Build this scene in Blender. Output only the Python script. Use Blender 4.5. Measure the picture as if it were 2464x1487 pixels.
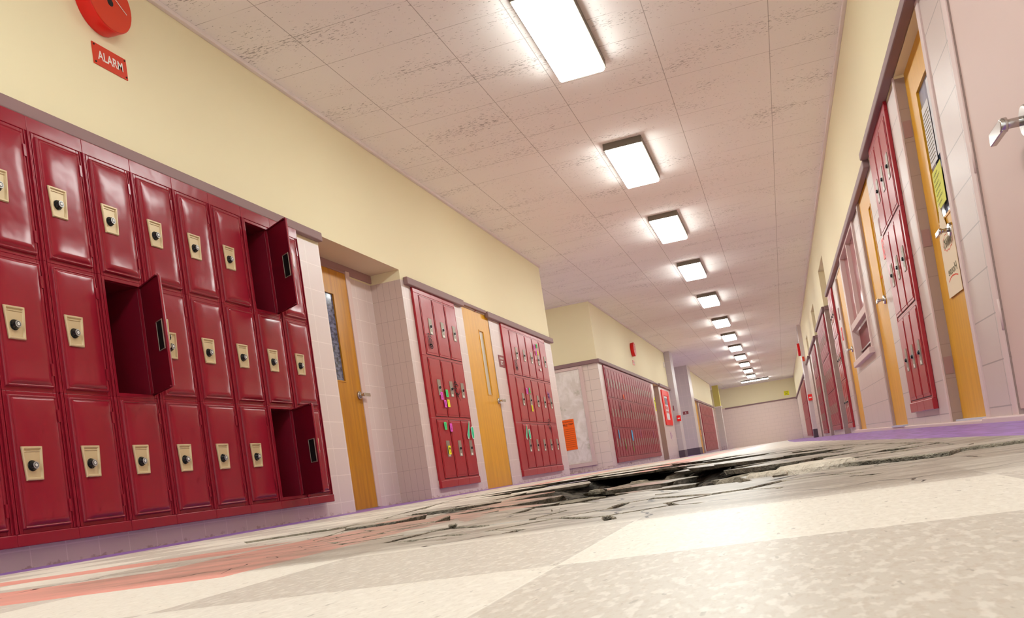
import bpy, math, random
from mathutils import Vector, Matrix
random.seed(7)
PI = math.pi
for o in list(bpy.data.objects): bpy.data.objects.remove(o)
S = bpy.context.scene
C = S.collection

# ------------------------------------------------------------ camera
F_PX, YAW, PITCH, ROLL, PX, PY = 2184.53, -0.291438, 0.0445036, -0.1497374, 1224.0, 1049.95
cy_, sy_, cp_, sp_, cr_, sr_ = math.cos(YAW), math.sin(YAW), math.cos(PITCH), math.sin(PITCH), math.cos(ROLL), math.sin(ROLL)
FW = Vector((sy_*cp_, cy_*cp_, sp_)); R0 = Vector((cy_, -sy_, 0)); U0 = R0.cross(FW)
RT = R0*cr_+U0*sr_; UP = U0*cr_-R0*sr_
cam_d = bpy.data.cameras.new('camera'); cam = bpy.data.objects.new('camera', cam_d); C.objects.link(cam)
cam_d.sensor_width = 36; cam_d.lens = F_PX/2464*36
cam_d.shift_x = (1232-PX)/2464; cam_d.shift_y = (PY-743.5)/2464
cam_d.clip_start = 0.02; cam_d.clip_end = 200
m = Matrix((RT, UP, -FW)).transposed().to_4x4(); m.translation = Vector((0, 0, 0.07))
cam.matrix_world = m
S.camera = cam
# ------------------------------------------------------------ light and exposure
w = bpy.data.worlds.new('world'); S.world = w; w.use_nodes = True
w.node_tree.nodes['Background'].inputs[0].default_value = (0.92, 0.97, 0.96, 1)
w.node_tree.nodes['Background'].inputs[1].default_value = 1.1
LAMP = 21.0
S.view_settings.view_transform = 'Standard'; S.view_settings.look = 'None'
S.view_settings.gamma = 1; S.view_settings.use_curve_mapping = False
S.view_settings.exposure = 0.44
S.cycles.max_bounces = 6; S.cycles.diffuse_bounces = 4; S.cycles.glossy_bounces = 2; S.cycles.adaptive_threshold = 0.06; S.cycles.adaptive_min_samples = 12; S.cycles.use_light_tree = False

# ------------------------------------------------------------ materials
def srgb(r, g, b):
    f = lambda c: ((c/255+0.055)/1.055)**2.4 if c > 10 else c/255/12.92
    return (f(r), f(g), f(b), 1)
class NT:
    def __init__(s, name):
        s.m = bpy.data.materials.new(name); s.m.use_nodes = True; s.t = s.m.node_tree
        s.b = s.t.nodes['Principled BSDF']
    def n(s, t, **k):
        x = s.t.nodes.new(t)
        for a, v in k.items(): setattr(x, a, v)
        return x
    def l(s, a, b): s.t.links.new(a, b)
    def val(s, sock, v):
        if hasattr(v, 'is_output') or isinstance(v, bpy.types.NodeSocket): s.l(v, sock)
        else: sock.default_value = v
    def math(s, op, a, b=0.0, c=None):
        x = s.n('ShaderNodeMath', operation=op); s.val(x.inputs[0], a); s.val(x.inputs[1], b)
        if c is not None: s.val(x.inputs[2], c)
        return x.outputs[0]
    def mix(s, f, a, b):
        x = s.n('ShaderNodeMix', data_type='RGBA'); s.val(x.inputs[0], f); s.val(x.inputs[6], a); s.val(x.inputs[7], b)
        return x.outputs[2]
    def pos(s):
        g = s.n('ShaderNodeNewGeometry'); return g.outputs['Position']
    def obj(s):
        g = s.n('ShaderNodeTexCoord'); return g.outputs['Object']
    def xyz(s, v):
        x = s.n('ShaderNodeSeparateXYZ'); s.l(v, x.inputs[0]); return x.outputs
    def scale(s, v, sc):
        x = s.n('ShaderNodeMapping'); s.l(v, x.inputs[0]); x.inputs['Scale'].default_value = sc; return x.outputs[0]
    def noise(s, v, sc, det=3, rough=.5, out='Fac'):
        x = s.n('ShaderNodeTexNoise'); s.l(v, x.inputs['Vector']); x.inputs['Scale'].default_value = sc
        x.inputs['Detail'].default_value = det; x.inputs['Roughness'].default_value = rough; return x.outputs[out]
    def ramp(s, v, a, b):   # smoothstep a..b
        x = s.n('ShaderNodeMapRange', interpolation_type='SMOOTHSTEP'); s.val(x.inputs[0], v); x.inputs[1].default_value = a; x.inputs[2].default_value = b
        return x.outputs[0]
    def bump(s, h, st=.3, d=.01):
        x = s.n('ShaderNodeBump'); x.inputs['Strength'].default_value = st; x.inputs['Distance'].default_value = d
        s.l(h, x.inputs['Height']); s.l(x.outputs[0], s.b.inputs['Normal'])
    def set(s, col=None, rough=None, metal=None, spec=None, coat=None):
        if col is not None: s.val(s.b.inputs['Base Color'], col)
        if rough is not None: s.val(s.b.inputs['Roughness'], rough)
        if metal is not None: s.b.inputs['Metallic'].default_value = metal
        if spec is not None: s.b.inputs['Specular IOR Level'].default_value = spec
        if coat is not None: s.b.inputs['Coat Weight'].default_value = coat; s.b.inputs['Coat Roughness'].default_value = .08
        return s.m
def plain(name, col, rough=.5, metal=0, spec=.5, var=.06, sc=8):
    t = NT(name); n = t.noise(t.obj(), sc, 3)
    dark = tuple(c*(1-var) for c in col[:3])+(1,)
    return t.set(t.mix(n, dark, col), rough, metal, spec)
def line(t, u, size, off, wd):
    fr = t.math('FRACT', t.math('DIVIDE', t.math('SUBTRACT', u, off), size))
    return t.math('GREATER_THAN', t.math('ABSOLUTE', t.math('SUBTRACT', fr, .5)), .5-wd/size/2)
def tile(name, ax, su, sv, col, joint, ou=0, ov=.07, wd=.006, running=False, rough=.35, dirt=True):
    t = NT(name); p = t.pos(); o = t.xyz(p); u = o[ax]; z = o[2]
    if running:
        row = t.math('FLOOR', t.math('DIVIDE', t.math('SUBTRACT', z, ov), sv))
        u = t.math('ADD', u, t.math('MULTIPLY', t.math('MODULO', t.math('ADD', row, 20), 2), su/2))
    a = line(t, u, su, ou, wd); b = line(t, z, sv, ov, wd)
    mk = t.math('MAXIMUM', a, b)
    var = t.noise(p, 1.3, 2); c = t.mix(var, tuple(x*.93 for x in col[:3])+(1,), col)
    fine = t.noise(p, 60, 3); c = t.mix(t.math('MULTIPLY', fine, .12), c, tuple(x*.7 for x in col[:3])+(1,))
    c = t.mix(t.math('MULTIPLY', mk, .8), c, joint)
    if dirt:
        dn = t.noise(t.scale(p, (18, 18, 30)), 1, 4, .65)
        band = t.math('SUBTRACT', 1, t.ramp(z, -.02, .06))
        d = t.math('MULTIPLY', t.ramp(t.math('MULTIPLY', dn, t.math('ADD', band, .2)), .56, .70), .6)
        c = t.mix(d, c, srgb(168, 130, 122))
    t.bump(t.math('SUBTRACT', t.math('MULTIPLY', fine, .1), mk), .25, .004)
    return t.set(c, rough)

M = {}
M['tileL'] = tile('glazed_tile_left', 1, .205, .2, srgb(226, 207, 202), srgb(240, 224, 219), ou=5.81)
M['tileX'] = tile('glazed_tile_cross', 0, .2, .2, srgb(232, 214, 204), srgb(158, 138, 130), ou=-3.15, wd=.005)
M['tileN'] = tile('narrow_tile_cross', 0, .062, .2, srgb(212, 188, 178), srgb(166, 140, 132), ou=-3.15, wd=.003)
M['tileR'] = tile('block_wall_right', 1, .62, .2, srgb(214, 194, 186), srgb(152, 134, 130), ou=4.33, ov=.055, wd=.006, running=False)
M['tileShade'] = tile('shaded_tan_block', 0, .4, .2, srgb(176, 152, 142), srgb(150, 128, 120), ou=.934, ov=.055, wd=.004, dirt=False)  # tan for reveals; shade of the recess sides put into the block colour
M['tileG'] = tile('grey_tile', 0, .2, .4, srgb(214, 200, 194), srgb(232, 212, 206), ou=-3.15, wd=.006)
M['tileGy'] = tile('grey_tile_side', 1, .4, .4, srgb(204, 192, 196), srgb(220, 204, 202), wd=.008)
M['tileEnd'] = tile('end_wall_block', 0, .4, .2, srgb(238, 214, 204), srgb(214, 190, 182), wd=.01, running=True, dirt=False)
def yellow():
    t = NT('yellow_wall_paint'); p = t.pos(); n = t.noise(p, .8, 2); f = t.noise(p, 120, 2)
    t.bump(f, .05, .002)
    return t.set(t.mix(n, srgb(238, 226, 188), srgb(242, 231, 195)), .6, spec=.3)
M['yellow'] = yellow()
M['mustard'] = plain('mustard_paint', srgb(214, 200, 110), .6)
M['soffit'] = plain('soffit_paint', srgb(222, 200, 170), .7)
def ceiling_mat():
    t = NT('ceiling_tile'); p = t.pos(); o = t.xyz(p)
    mk = None
    for x in (-5.25, -4.4, -3.54, -2.69, -1.855, -1.33, -.475, .375):
        a = t.math('LESS_THAN', t.math('ABSOLUTE', t.math('SUBTRACT', o[0], x)), .003)
        mk = a if mk is None else t.math('MAXIMUM', mk, a)
    b = line(t, o[1], .465, 7.25, .005)
    brk = t.ramp(t.noise(t.scale(p, (1.1, 3, 1)), 1, 2), .42, .55)
    mk = t.math('MAXIMUM', mk, t.math('MULTIPLY', b, brk))
    pit = t.noise(t.scale(p, (24, 70, 1)), 1, 4, .7)
    clus = t.noise(t.scale(p, (1.2, 3.2, 1)), 1, 2)
    d = t.ramp(t.math('ADD', pit, t.math('MULTIPLY', clus, .38)), .815, .85)
    dots = t.n('ShaderNodeTexVoronoi'); t.l(t.scale(p, (26, 26, 1)), dots.inputs['Vector']); dots.inputs['Scale'].default_value = 1
    dd = t.math('LESS_THAN', dots.outputs['Distance'], .1)
    sel = t.math('GREATER_THAN', t.noise(t.scale(p, (13, 13, 1)), 1, 1), .52)
    d = t.math('MAXIMUM', d, t.math('MULTIPLY', dd, sel))
    base = t.mix(t.noise(p, .7, 2), srgb(244, 236, 230), srgb(252, 246, 242))
    c = t.mix(t.math('MULTIPLY', d, .58), base, srgb(120, 106, 98))
    c = t.mix(t.math('MULTIPLY', mk, .6), c, srgb(150, 134, 126))
    t.bump(t.math('SUBTRACT', 1, t.math('MAXIMUM', mk, d)), .3, .003)
    return t.set(c, .85, spec=.2)
M['ceiling'] = ceiling_mat()
M['crown'] = plain('crown_strip', srgb(234, 220, 216), .6)
M['rail'] = plain('mauve_rail_paint', srgb(142, 110, 110), .55, var=.05, sc=3)
M['lintel'] = plain('mauve_lintel_paint', srgb(168, 130, 128), .6)
M['jamb'] = plain('tan_jamb_paint', srgb(176, 152, 144), .5)
M['frame_pink'] = plain('pinkish_frame_paint', srgb(222, 196, 190), .5)
M['pinkdoor'] = plain('pink_door_paint', srgb(214, 184, 174), .5, var=.03, sc=2)
def locker_paint(name, col, rough, wob, coat=.15):
    t = NT(name); p = t.pos(); n = t.noise(p, 7, 2); f = t.noise(p, 220, 2)
    t.bump(t.math('ADD', n, t.math('MULTIPLY', f, .01)), wob, .03)
    c = t.mix(t.noise(p, 2.5, 3), col, tuple(x*.86 for x in col[:3])+(1,))
    return t.set(c, rough, spec=.32, coat=coat)
M['red'] = locker_paint('crimson_locker_enamel', srgb(148, 28, 46), .22, .09, 0)
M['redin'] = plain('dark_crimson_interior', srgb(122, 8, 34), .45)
M['red2'] = locker_paint('red_locker_enamel', srgb(176, 40, 48), .28, .05, 0)
M['red3'] = locker_paint('dusky_red_locker_enamel', srgb(160, 48, 62), .4, .03, 0)
M['beige'] = plain('beige_lock_plate', srgb(206, 182, 142), .35, .15, .5)
M['black'] = plain('black_plastic', (.006, .006, .007, 1), .25)
M['void'] = plain('black_pocket', (.003, .003, .003, 1), .6)
M['silver'] = plain('silver_dial', srgb(190, 190, 190), .3, .6)
M['chrome'] = plain('brushed_chrome', srgb(200, 196, 192), .18, 1)
M['plate'] = plain('grey_lock_plate', srgb(160, 148, 132), .4, .3)
M['white'] = plain('white_label', srgb(238, 234, 228), .5)
M['gap_shade'] = plain('dark_red_seam', srgb(64, 16, 22), .6)  # dark tone standing in for shade in the gaps round locker doors
M['dark'] = plain('dark_gap', (.02, .012, .015, 1), .7)
def wood(name, c0, c1, d):
    t = NT(name); p = t.obj(); q = t.scale(p, (26, 26, 1.6)); n = t.noise(q, 1, 4, .6)
    w2 = t.noise(t.scale(p, (90, 90, 3)), 1, 2, .6)
    k = t.math('ADD', t.math('MULTIPLY', n, .7), t.math('MULTIPLY', w2, .3))
    c = t.mix(t.ramp(k, .35, .65), c0, c1); c = t.mix(t.math('MULTIPLY', t.ramp(w2, .55, .75), d), c, tuple(x*.55 for x in c0[:3])+(1,))
    return t.set(c, .38)
M['wood'] = wood('honey_oak_veneer', srgb(216, 152, 4), srgb(230, 168, 12), .25)
M['oak'] = wood('golden_oak_veneer', srgb(178, 114, 4), srgb(202, 138, 10), .5)
M['lampcase'] = plain('lamp_housing_grey', srgb(122, 112, 98), .5)
def emit(name, col, st):
    t = NT(name); t.set(col, .5); t.b.inputs['Emission Color'].default_value = col; t.b.inputs['Emission Strength'].default_value = st; return t.m
M['lamp'] = emit('lit_diffuser', (.93, .99, .95, 1), LAMP)
M['tube'] = emit('bright_lit_tube', (.95, .99, .96, 1), LAMP*1.8)
M['horn'] = plain('orange_red_horn_face', srgb(212, 52, 8), .4, var=.02)
M['hornside'] = plain('bright_red_enamel', srgb(226, 8, 4), .35, var=.02)
M['brightred'] = plain('signal_red', srgb(248, 10, 8), .4, var=.02)
M['maroon'] = plain('maroon_plastic', srgb(140, 62, 62), .5)
M['orange'] = plain('orange_paper', srgb(255, 104, 0), .7, var=.02)
M['ink'] = plain('ink', (.01, .01, .012, 1), .7)
M['pinknote'] = plain('pink_sticky_paper', srgb(236, 82, 208), .7, var=.02)
M['greennote'] = plain('green_sticky_paper', srgb(70, 226, 130), .7, var=.02)
M['yelnote'] = plain('yellow_sticky_paper', srgb(248, 244, 20), .7, var=.02)
M['blue'] = plain('blue_tape', srgb(78, 176, 226), .6, var=.02)
M['mint'] = plain('mint_sticker', srgb(38, 206, 150), .6, var=.02)
M['mauvespray'] = plain('magenta_spray', srgb(206, 130, 200), .7)
M['limespray'] = plain('lime_spray', srgb(110, 214, 70), .7)
M['violet'] = plain('violet_spray', srgb(140, 90, 190), .7)
M['sill'] = plain('pale_sill', srgb(196, 196, 214), .5)
M['cream'] = plain('cream_paper', srgb(240, 220, 190), .7, var=.03)
M['lemon'] = plain('lemon_paper', srgb(226, 226, 96), .7, var=.03)
M['paper'] = plain('white_paper', srgb(228, 224, 226), .7, var=.03)
M['redink'] = plain('red_marker', srgb(230, 80, 50), .7)
M['inkgrey'] = plain('grey_marker', srgb(120, 110, 80), .7)
M['base'] = plain('dark_mauve_base_paint', srgb(96, 80, 88), .6)
def glass(name, a, b, sc=(6, 6, 3)):
    t = NT(name); n = t.noise(t.scale(t.obj(), sc), 1, 3); return t.set(t.mix(t.ramp(n, .35, .65), a, b), .08, spec=.8)
M['glassblue'] = glass('blue_grey_wired_glass', srgb(92, 100, 134), srgb(168, 180, 208))
M['glassdark'] = glass('dark_wired_glass', srgb(52, 56, 78), srgb(110, 116, 148), (20, 20, 40))
M['frost'] = plain('frosted_glass', srgb(206, 196, 178), .35)
M['blindred'] = None
def blind():
    t = NT('red_reflecting_glass'); o = t.xyz(t.obj()); l = line(t, o[2], .012, 0, .005)
    n = t.noise(t.scale(t.obj(), (5, 5, 1.5)), 1, 3)
    return t.set(t.mix(t.math('MULTIPLY', l, .35), t.mix(t.ramp(n, .4, .6), srgb(168, 60, 70), srgb(180, 110, 110)), srgb(120, 70, 72)), .12)
M['blindred'] = blind()
def board():
    t = NT('smeared_white_board'); p = t.pos(); wv = t.noise(p, 2.2, 2, .5, 'Color')
    x = t.n('ShaderNodeVectorMath', operation='MULTIPLY_ADD'); t.l(wv, x.inputs[0]); x.inputs[1].default_value = (1.6, 1.6, 1.6); t.l(p, x.inputs[2])
    n = t.noise(x.outputs[0], 3.5, 4, .6); g = t.noise(p, 3, 4, .7)
    c = t.mix(t.ramp(n, .35, .7), srgb(224, 214, 206), srgb(244, 236, 232))
    c = t.mix(t.math('MULTIPLY', t.ramp(g, .56, .72), .55), c, srgb(150, 150, 110))
    return t.set(c, .4)
M['board'] = board()
def floor_mat():
    t = NT('vinyl_tile_floor'); p = t.pos(); o = t.xyz(p); x, y = o[0], o[1]
    i = t.math('FLOOR', t.math('DIVIDE', t.math('ADD', x, .174+3.69), .369)); j = t.math('FLOOR', t.math('DIVIDE', t.math('ADD', y, -.655+3.7), .37))
    par = t.math('MODULO', t.math('ADD', i, j), 2)
    rnd = t.n('ShaderNodeTexWhiteNoise', noise_dimensions='2D'); cb = t.n('ShaderNodeCombineXYZ'); t.l(i, cb.inputs[0]); t.l(j, cb.inputs[1]); t.l(cb.outputs[0], rnd.inputs['Vector'])
    c = t.mix(par, srgb(234, 227, 213), srgb(200, 191, 178))
    c = t.mix(t.math('MULTIPLY', rnd.outputs['Value'], .25), c, srgb(214, 206, 200))
    s1 = t.noise(t.scale(p, (230, 90, 60)), 1, 2, .6); s2 = t.noise(t.scale(p, (130, 48, 30)), 1, 2, .6)
    c = t.mix(t.math('MULTIPLY', t.ramp(s1, .46, .66), t.math('ADD', t.math('MULTIPLY', par, .35), .22)), c, srgb(190, 176, 160))
    c = t.mix(t.math('MULTIPLY', t.ramp(s2, .50, .64), .32), c, srgb(250, 244, 234))
    s3 = t.noise(t.scale(p, (150, 44, 60)), 1, 2, .5)
    c = t.mix(t.math('MULTIPLY', t.ramp(s3, .66, .73), .5), c, srgb(140, 130, 118))
    lx = t.math('LESS_THAN', t.math('ABSOLUTE', t.math('ADD', x, .174)), .0015)
    ln = t.math('MAXIMUM', line(t, x, .369, -.174, .0022), line(t, y, .37, .655, .0022))
    def box(x0, x1, y0, y1):
        a = t.math('MULTIPLY', t.math('GREATER_THAN', x, x0), t.math('LESS_THAN', x, x1))
        return t.math('MULTIPLY', a, t.math('MULTIPLY', t.math('GREATER_THAN', y, y0), t.math('LESS_THAN', y, y1)))
    pk = t.math('MAXIMUM', box(-2.7, -.69, .98, 1.31), box(-1.05, -.69, 1.0, 40))
    pk = t.math('MAXIMUM', pk, box(-2.75, -1.1, 1.62, 1.86)); 
    pk = t.math('MAXIMUM', pk, box(-1.95, -1.75, 6.5, 50))
    c = t.mix(t.math('MULTIPLY', pk, .85), c, srgb(236, 150, 134))
    c = t.mix(t.math('MULTIPLY', ln, .3), c, srgb(255, 250, 240))
    # crack web around the crater, dirt and soot on the floor with irregular outline
    dx = t.math('DIVIDE', t.math('ADD', x, .3), 1.1); dy = t.math('DIVIDE', t.math('SUBTRACT', y, 3.6), 3.2)
    rr = t.math('SQRT', t.math('ADD', t.math('MULTIPLY', dx, dx), t.math('MULTIPLY', dy, dy)))
    rn = t.math('ADD', rr, t.math('MULTIPLY', t.math('SUBTRACT', t.noise(p, 1.6, 3), .5), .7))
    # keep the near floor clean in front of y=1.05
    near = t.ramp(y, .98, 1.12)
    soot = t.math('MULTIPLY', t.math('SUBTRACT', 1, t.ramp(rn, .65, 1.4)), near)
    sn = t.noise(t.scale(p, (6, 14, 6)), 1, 3, .65)
    c = t.mix(t.math('MULTIPLY', soot, t.math('ADD', .5, t.math('MULTIPLY', t.ramp(sn, .3, .7), .5))), c, srgb(128, 115, 101))
    wv = t.noise(p, 3, 3, .6, 'Color'); q = t.n('ShaderNodeVectorMath', operation='MULTIPLY_ADD'); t.l(wv, q.inputs[0]); q.inputs[1].default_value = (.35, .35, 0); t.l(p, q.inputs[2])
    fl = t.n('ShaderNodeVectorMath', operation='MULTIPLY'); t.l(q.outputs[0], fl.inputs[0]); fl.inputs[1].default_value = (1, .8, 0)
    v = t.n('ShaderNodeTexVoronoi', feature='DISTANCE_TO_EDGE'); t.l(fl.outputs[0], v.inputs['Vector']); v.inputs['Scale'].default_value = 2.6
    wdt = t.math('MULTIPLY', t.math('SUBTRACT', 1.25, rn), .012)
    wdt = t.math('MULTIPLY', wdt, t.math('ADD', .4, t.noise(p, 9, 2)))
    cr = t.math('MULTIPLY', t.math('LESS_THAN', v.outputs['Distance'], wdt), t.math('GREATER_THAN', near, .5))
    gate = t.math('GREATER_THAN', t.noise(p, 2.3, 2), .40)
    cr = t.math('MULTIPLY', cr, gate)
    c = t.mix(cr, c, srgb(58, 50, 44))
    # purple border paint
    pn = t.noise(t.scale(p, (26, 3, 1)), 1, 2, .6)
    pc = t.mix(t.ramp(pn, .3, .7), srgb(128, 92, 158), srgb(164, 118, 200))
    edge = t.math('ADD', .56, t.math('MULTIPLY', y, -.0325)); edge = t.math('MINIMUM', edge, .475); edge = t.math('MAXIMUM', edge, .12)
    pr = t.math('GREATER_THAN', x, edge)
    pl = t.math('LESS_THAN', x, -2.72)
    scuff = t.ramp(t.noise(t.scale(p, (40, 7, 1)), 1, 2, .6), .66, .72)
    pc = t.mix(t.math('MULTIPLY', scuff, .7), pc, srgb(90, 70, 84))
    c = t.mix(t.math('MAXIMUM', pr, pl), c, pc)
    t.bump(s1, .03, .003)
    return t.set(c, .42, spec=.35)
M['floor'] = floor_mat()
def rock(name, a, b, sc):
    t = NT(name); p = t.pos(); n = t.noise(p, sc, 5, .7); k = t.noise(p, sc*6, 3, .6)
    t.bump(t.math('ADD', n, t.math('MULTIPLY', k, .4)), .8, .03)
    return t.set(t.mix(t.ramp(n, .35, .65), a, b), .9, spec=.2)
M['rubble'] = rock('dark_rubble', srgb(46, 42, 38), srgb(112, 104, 94), 9)
M['slab'] = rock('pale_slab', srgb(206, 194, 176), srgb(228, 216, 200), 10)
M['concrete'] = rock('broken_concrete', srgb(120, 112, 98), srgb(176, 166, 148), 16)

# ------------------------------------------------------------ mesh helpers
class MB:
    def __init__(s): s.v = []; s.f = []; s.mi = []; s.sm = []
    def face(s, pts, mi=0, sm=False):
        k = len(s.v); s.v += [tuple(p) for p in pts]; s.f.append(tuple(range(k, k+len(pts)))); s.mi.append(mi); s.sm.append(sm)
    def box(s, x0, x1, y0, y1, z0, z1, mi=0):
        k = len(s.v)
        s.v += [(x0,y0,z0),(x1,y0,z0),(x1,y1,z0),(x0,y1,z0),(x0,y0,z1),(x1,y0,z1),(x1,y1,z1),(x0,y1,z1)]
        for q in ((0,3,2,1),(4,5,6,7),(0,1,5,4),(1,2,6,5),(2,3,7,6),(3,0,4,7)):
            s.f.append(tuple(k+i for i in q)); s.mi.append(mi); s.sm.append(False)
        return s
    def prism(s, poly, y0, y1, mi=0):      # poly of (x,z), extruded along y; y0 is the front
        n = len(poly); k = len(s.v)
        s.v += [(x, y0, z) for x, z in poly]+[(x, y1, z) for x, z in poly]
        s.f.append(tuple(range(k, k+n))); s.mi.append(mi); s.sm.append(False)
        s.f.append(tuple(reversed(range(k+n, k+2*n)))); s.mi.append(mi); s.sm.append(False)
        for i in range(n):
            j = (i+1) % n; s.f.append((k+j, k+i, k+n+i, k+n+j)); s.mi.append(mi); s.sm.append(False)
        return s
    def tube(s, a, b, r0, r1=None, n=14, mi=0, cap=True, knurl=0):
        r1 = r0 if r1 is None else r1; a = Vector(a); b = Vector(b); d = (b-a).normalized()
        u = d.cross(Vector((0, 0, 1)));
        if u.length < .01: u = d.cross(Vector((1, 0, 0)))
        u.normalize(); w_ = d.cross(u); k = len(s.v)
        for p, r in ((a, r0), (b, r1)):
            for i in range(n):
                rr = r*(1-knurl*(i % 2)); t = 2*PI*i/n; s.v.append(tuple(p+u*math.cos(t)*rr+w_*math.sin(t)*rr))
        for i in range(n):
            j = (i+1) % n; s.f.append((k+i, k+j, k+n+j, k+n+i)); s.mi.append(mi); s.sm.append(not knurl)
        if cap:
            s.f.append(tuple(reversed(range(k, k+n)))); s.mi.append(mi); s.sm.append(False)
            s.f.append(tuple(range(k+n, k+2*n))); s.mi.append(mi); s.sm.append(False)
        return s
    def ribbon(s, pts, wd, y=0.0, mi=0):   # flat stroke in the xz plane facing -y, with a little thickness
        for (x0, z0), (x1, z1) in zip(pts, pts[1:]):
            dx, dz = x1-x0, z1-z0; L = math.hypot(dx, dz) or 1; nx, nz = -dz/L*wd/2, dx/L*wd/2; ex, ez = dx/L*wd/3, dz/L*wd/3
            s.face([(x0-ex+nx, y, z0-ez+nz), (x0-ex-nx, y, z0-ez-nz), (x1+ex-nx, y, z1+ez-nz), (x1+ex+nx, y, z1+ez+nz)], mi)
        return s
    def mesh(s, name, mats):
        me = bpy.data.meshes.new(name); me.from_pydata(s.v, [], s.f)
        for m_ in mats: me.materials.append(m_)
        me.polygons.foreach_set('material_index', s.mi); me.polygons.foreach_set('use_smooth', s.sm); me.update()
        return me
    def build(s, name, mats, parent=None, bevel=0, loc=None, seg=2):
        if not isinstance(mats, (list, tuple)): mats = [mats]
        return link(name, s.mesh(name, mats), parent, bevel, loc, seg)
def link(name, me, parent=None, bevel=0, loc=None, seg=2):
    o = bpy.data.objects.new(name, me); C.objects.link(o)
    if parent is not None: o.parent = parent
    if loc is not None: o.location = loc
    if bevel:
        b = o.modifiers.new('bevel', 'BEVEL'); b.width = bevel; b.segments = seg; b.limit_method = 'ANGLE'; b.angle_limit = .6
    return o
def tag(o, label, cat, group=None, kind=None):
    o['label'] = label
    if cat: o['category'] = cat
    if group: o['group'] = group
    if kind: o['kind'] = kind
    return o
def thing(name, label, cat, loc=(0, 0, 0), rz=0, group=None, kind=None):
    o = bpy.data.objects.new(name, None); C.objects.link(o); o.location = loc; o.rotation_euler = (0, 0, rz); o.empty_display_size = .05
    return tag(o, label, cat, group, kind)
def struct(o, label=None):
    o['kind'] = 'structure'
    if label: o['label'] = label
    return o
LEFT, RIGHT, FRONT = PI/2, -PI/2, 0.0   # wall frames: local x to the viewer's right, local y into the wall
def wl(side, u, z, out=0.0, plane=None):
    if side == 'L': return ((-3.15 if plane is None else plane)+out, u, z)
    if side == 'R': return ((.934 if plane is None else plane)-out, u, z)
    return (u, (17.04 if plane is None else plane)-out, z)
RZ = {'L': LEFT, 'R': RIGHT, 'F': FRONT}
def text_mesh(name, s, mat, width, height, mirror=False):
    cu = bpy.data.curves.new(name, 'FONT'); cu.body = s; cu.align_x = 'CENTER'; cu.align_y = 'CENTER'; cu.size = 1; cu.extrude = .004; cu.resolution_u = 2; cu.offset = .012
    ob = bpy.data.objects.new(name, cu); C.objects.link(ob)
    dg = bpy.context.evaluated_depsgraph_get(); me = bpy.data.meshes.new_from_object(ob.evaluated_get(dg)); bpy.data.objects.remove(ob)
    xs = [v.co.x for v in me.vertices] or [0, 1]; ys = [v.co.y for v in me.vertices] or [0, 1]
    sx = width/max(max(xs)-min(xs), 1e-6); sy = height/max(max(ys)-min(ys), 1e-6); cx = (max(xs)+min(xs))/2; cyy = (max(ys)+min(ys))/2
    for v in me.vertices:
        x, y, z = v.co; v.co = ((x-cx)*sx*(-1 if mirror else 1), -z*.1, (y-cyy)*sy)
    if mirror: me.flip_normals()
    me.name = name; me.materials.clear(); me.materials.append(mat); me.update(); return me
def text(name, s, mat, width, height, parent, loc, mirror=False, rot=0):
    o = link(name, text_mesh(name, s, mat, width, height, mirror), parent, 0, loc); o.rotation_euler = (0, rot, 0); return o

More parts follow.
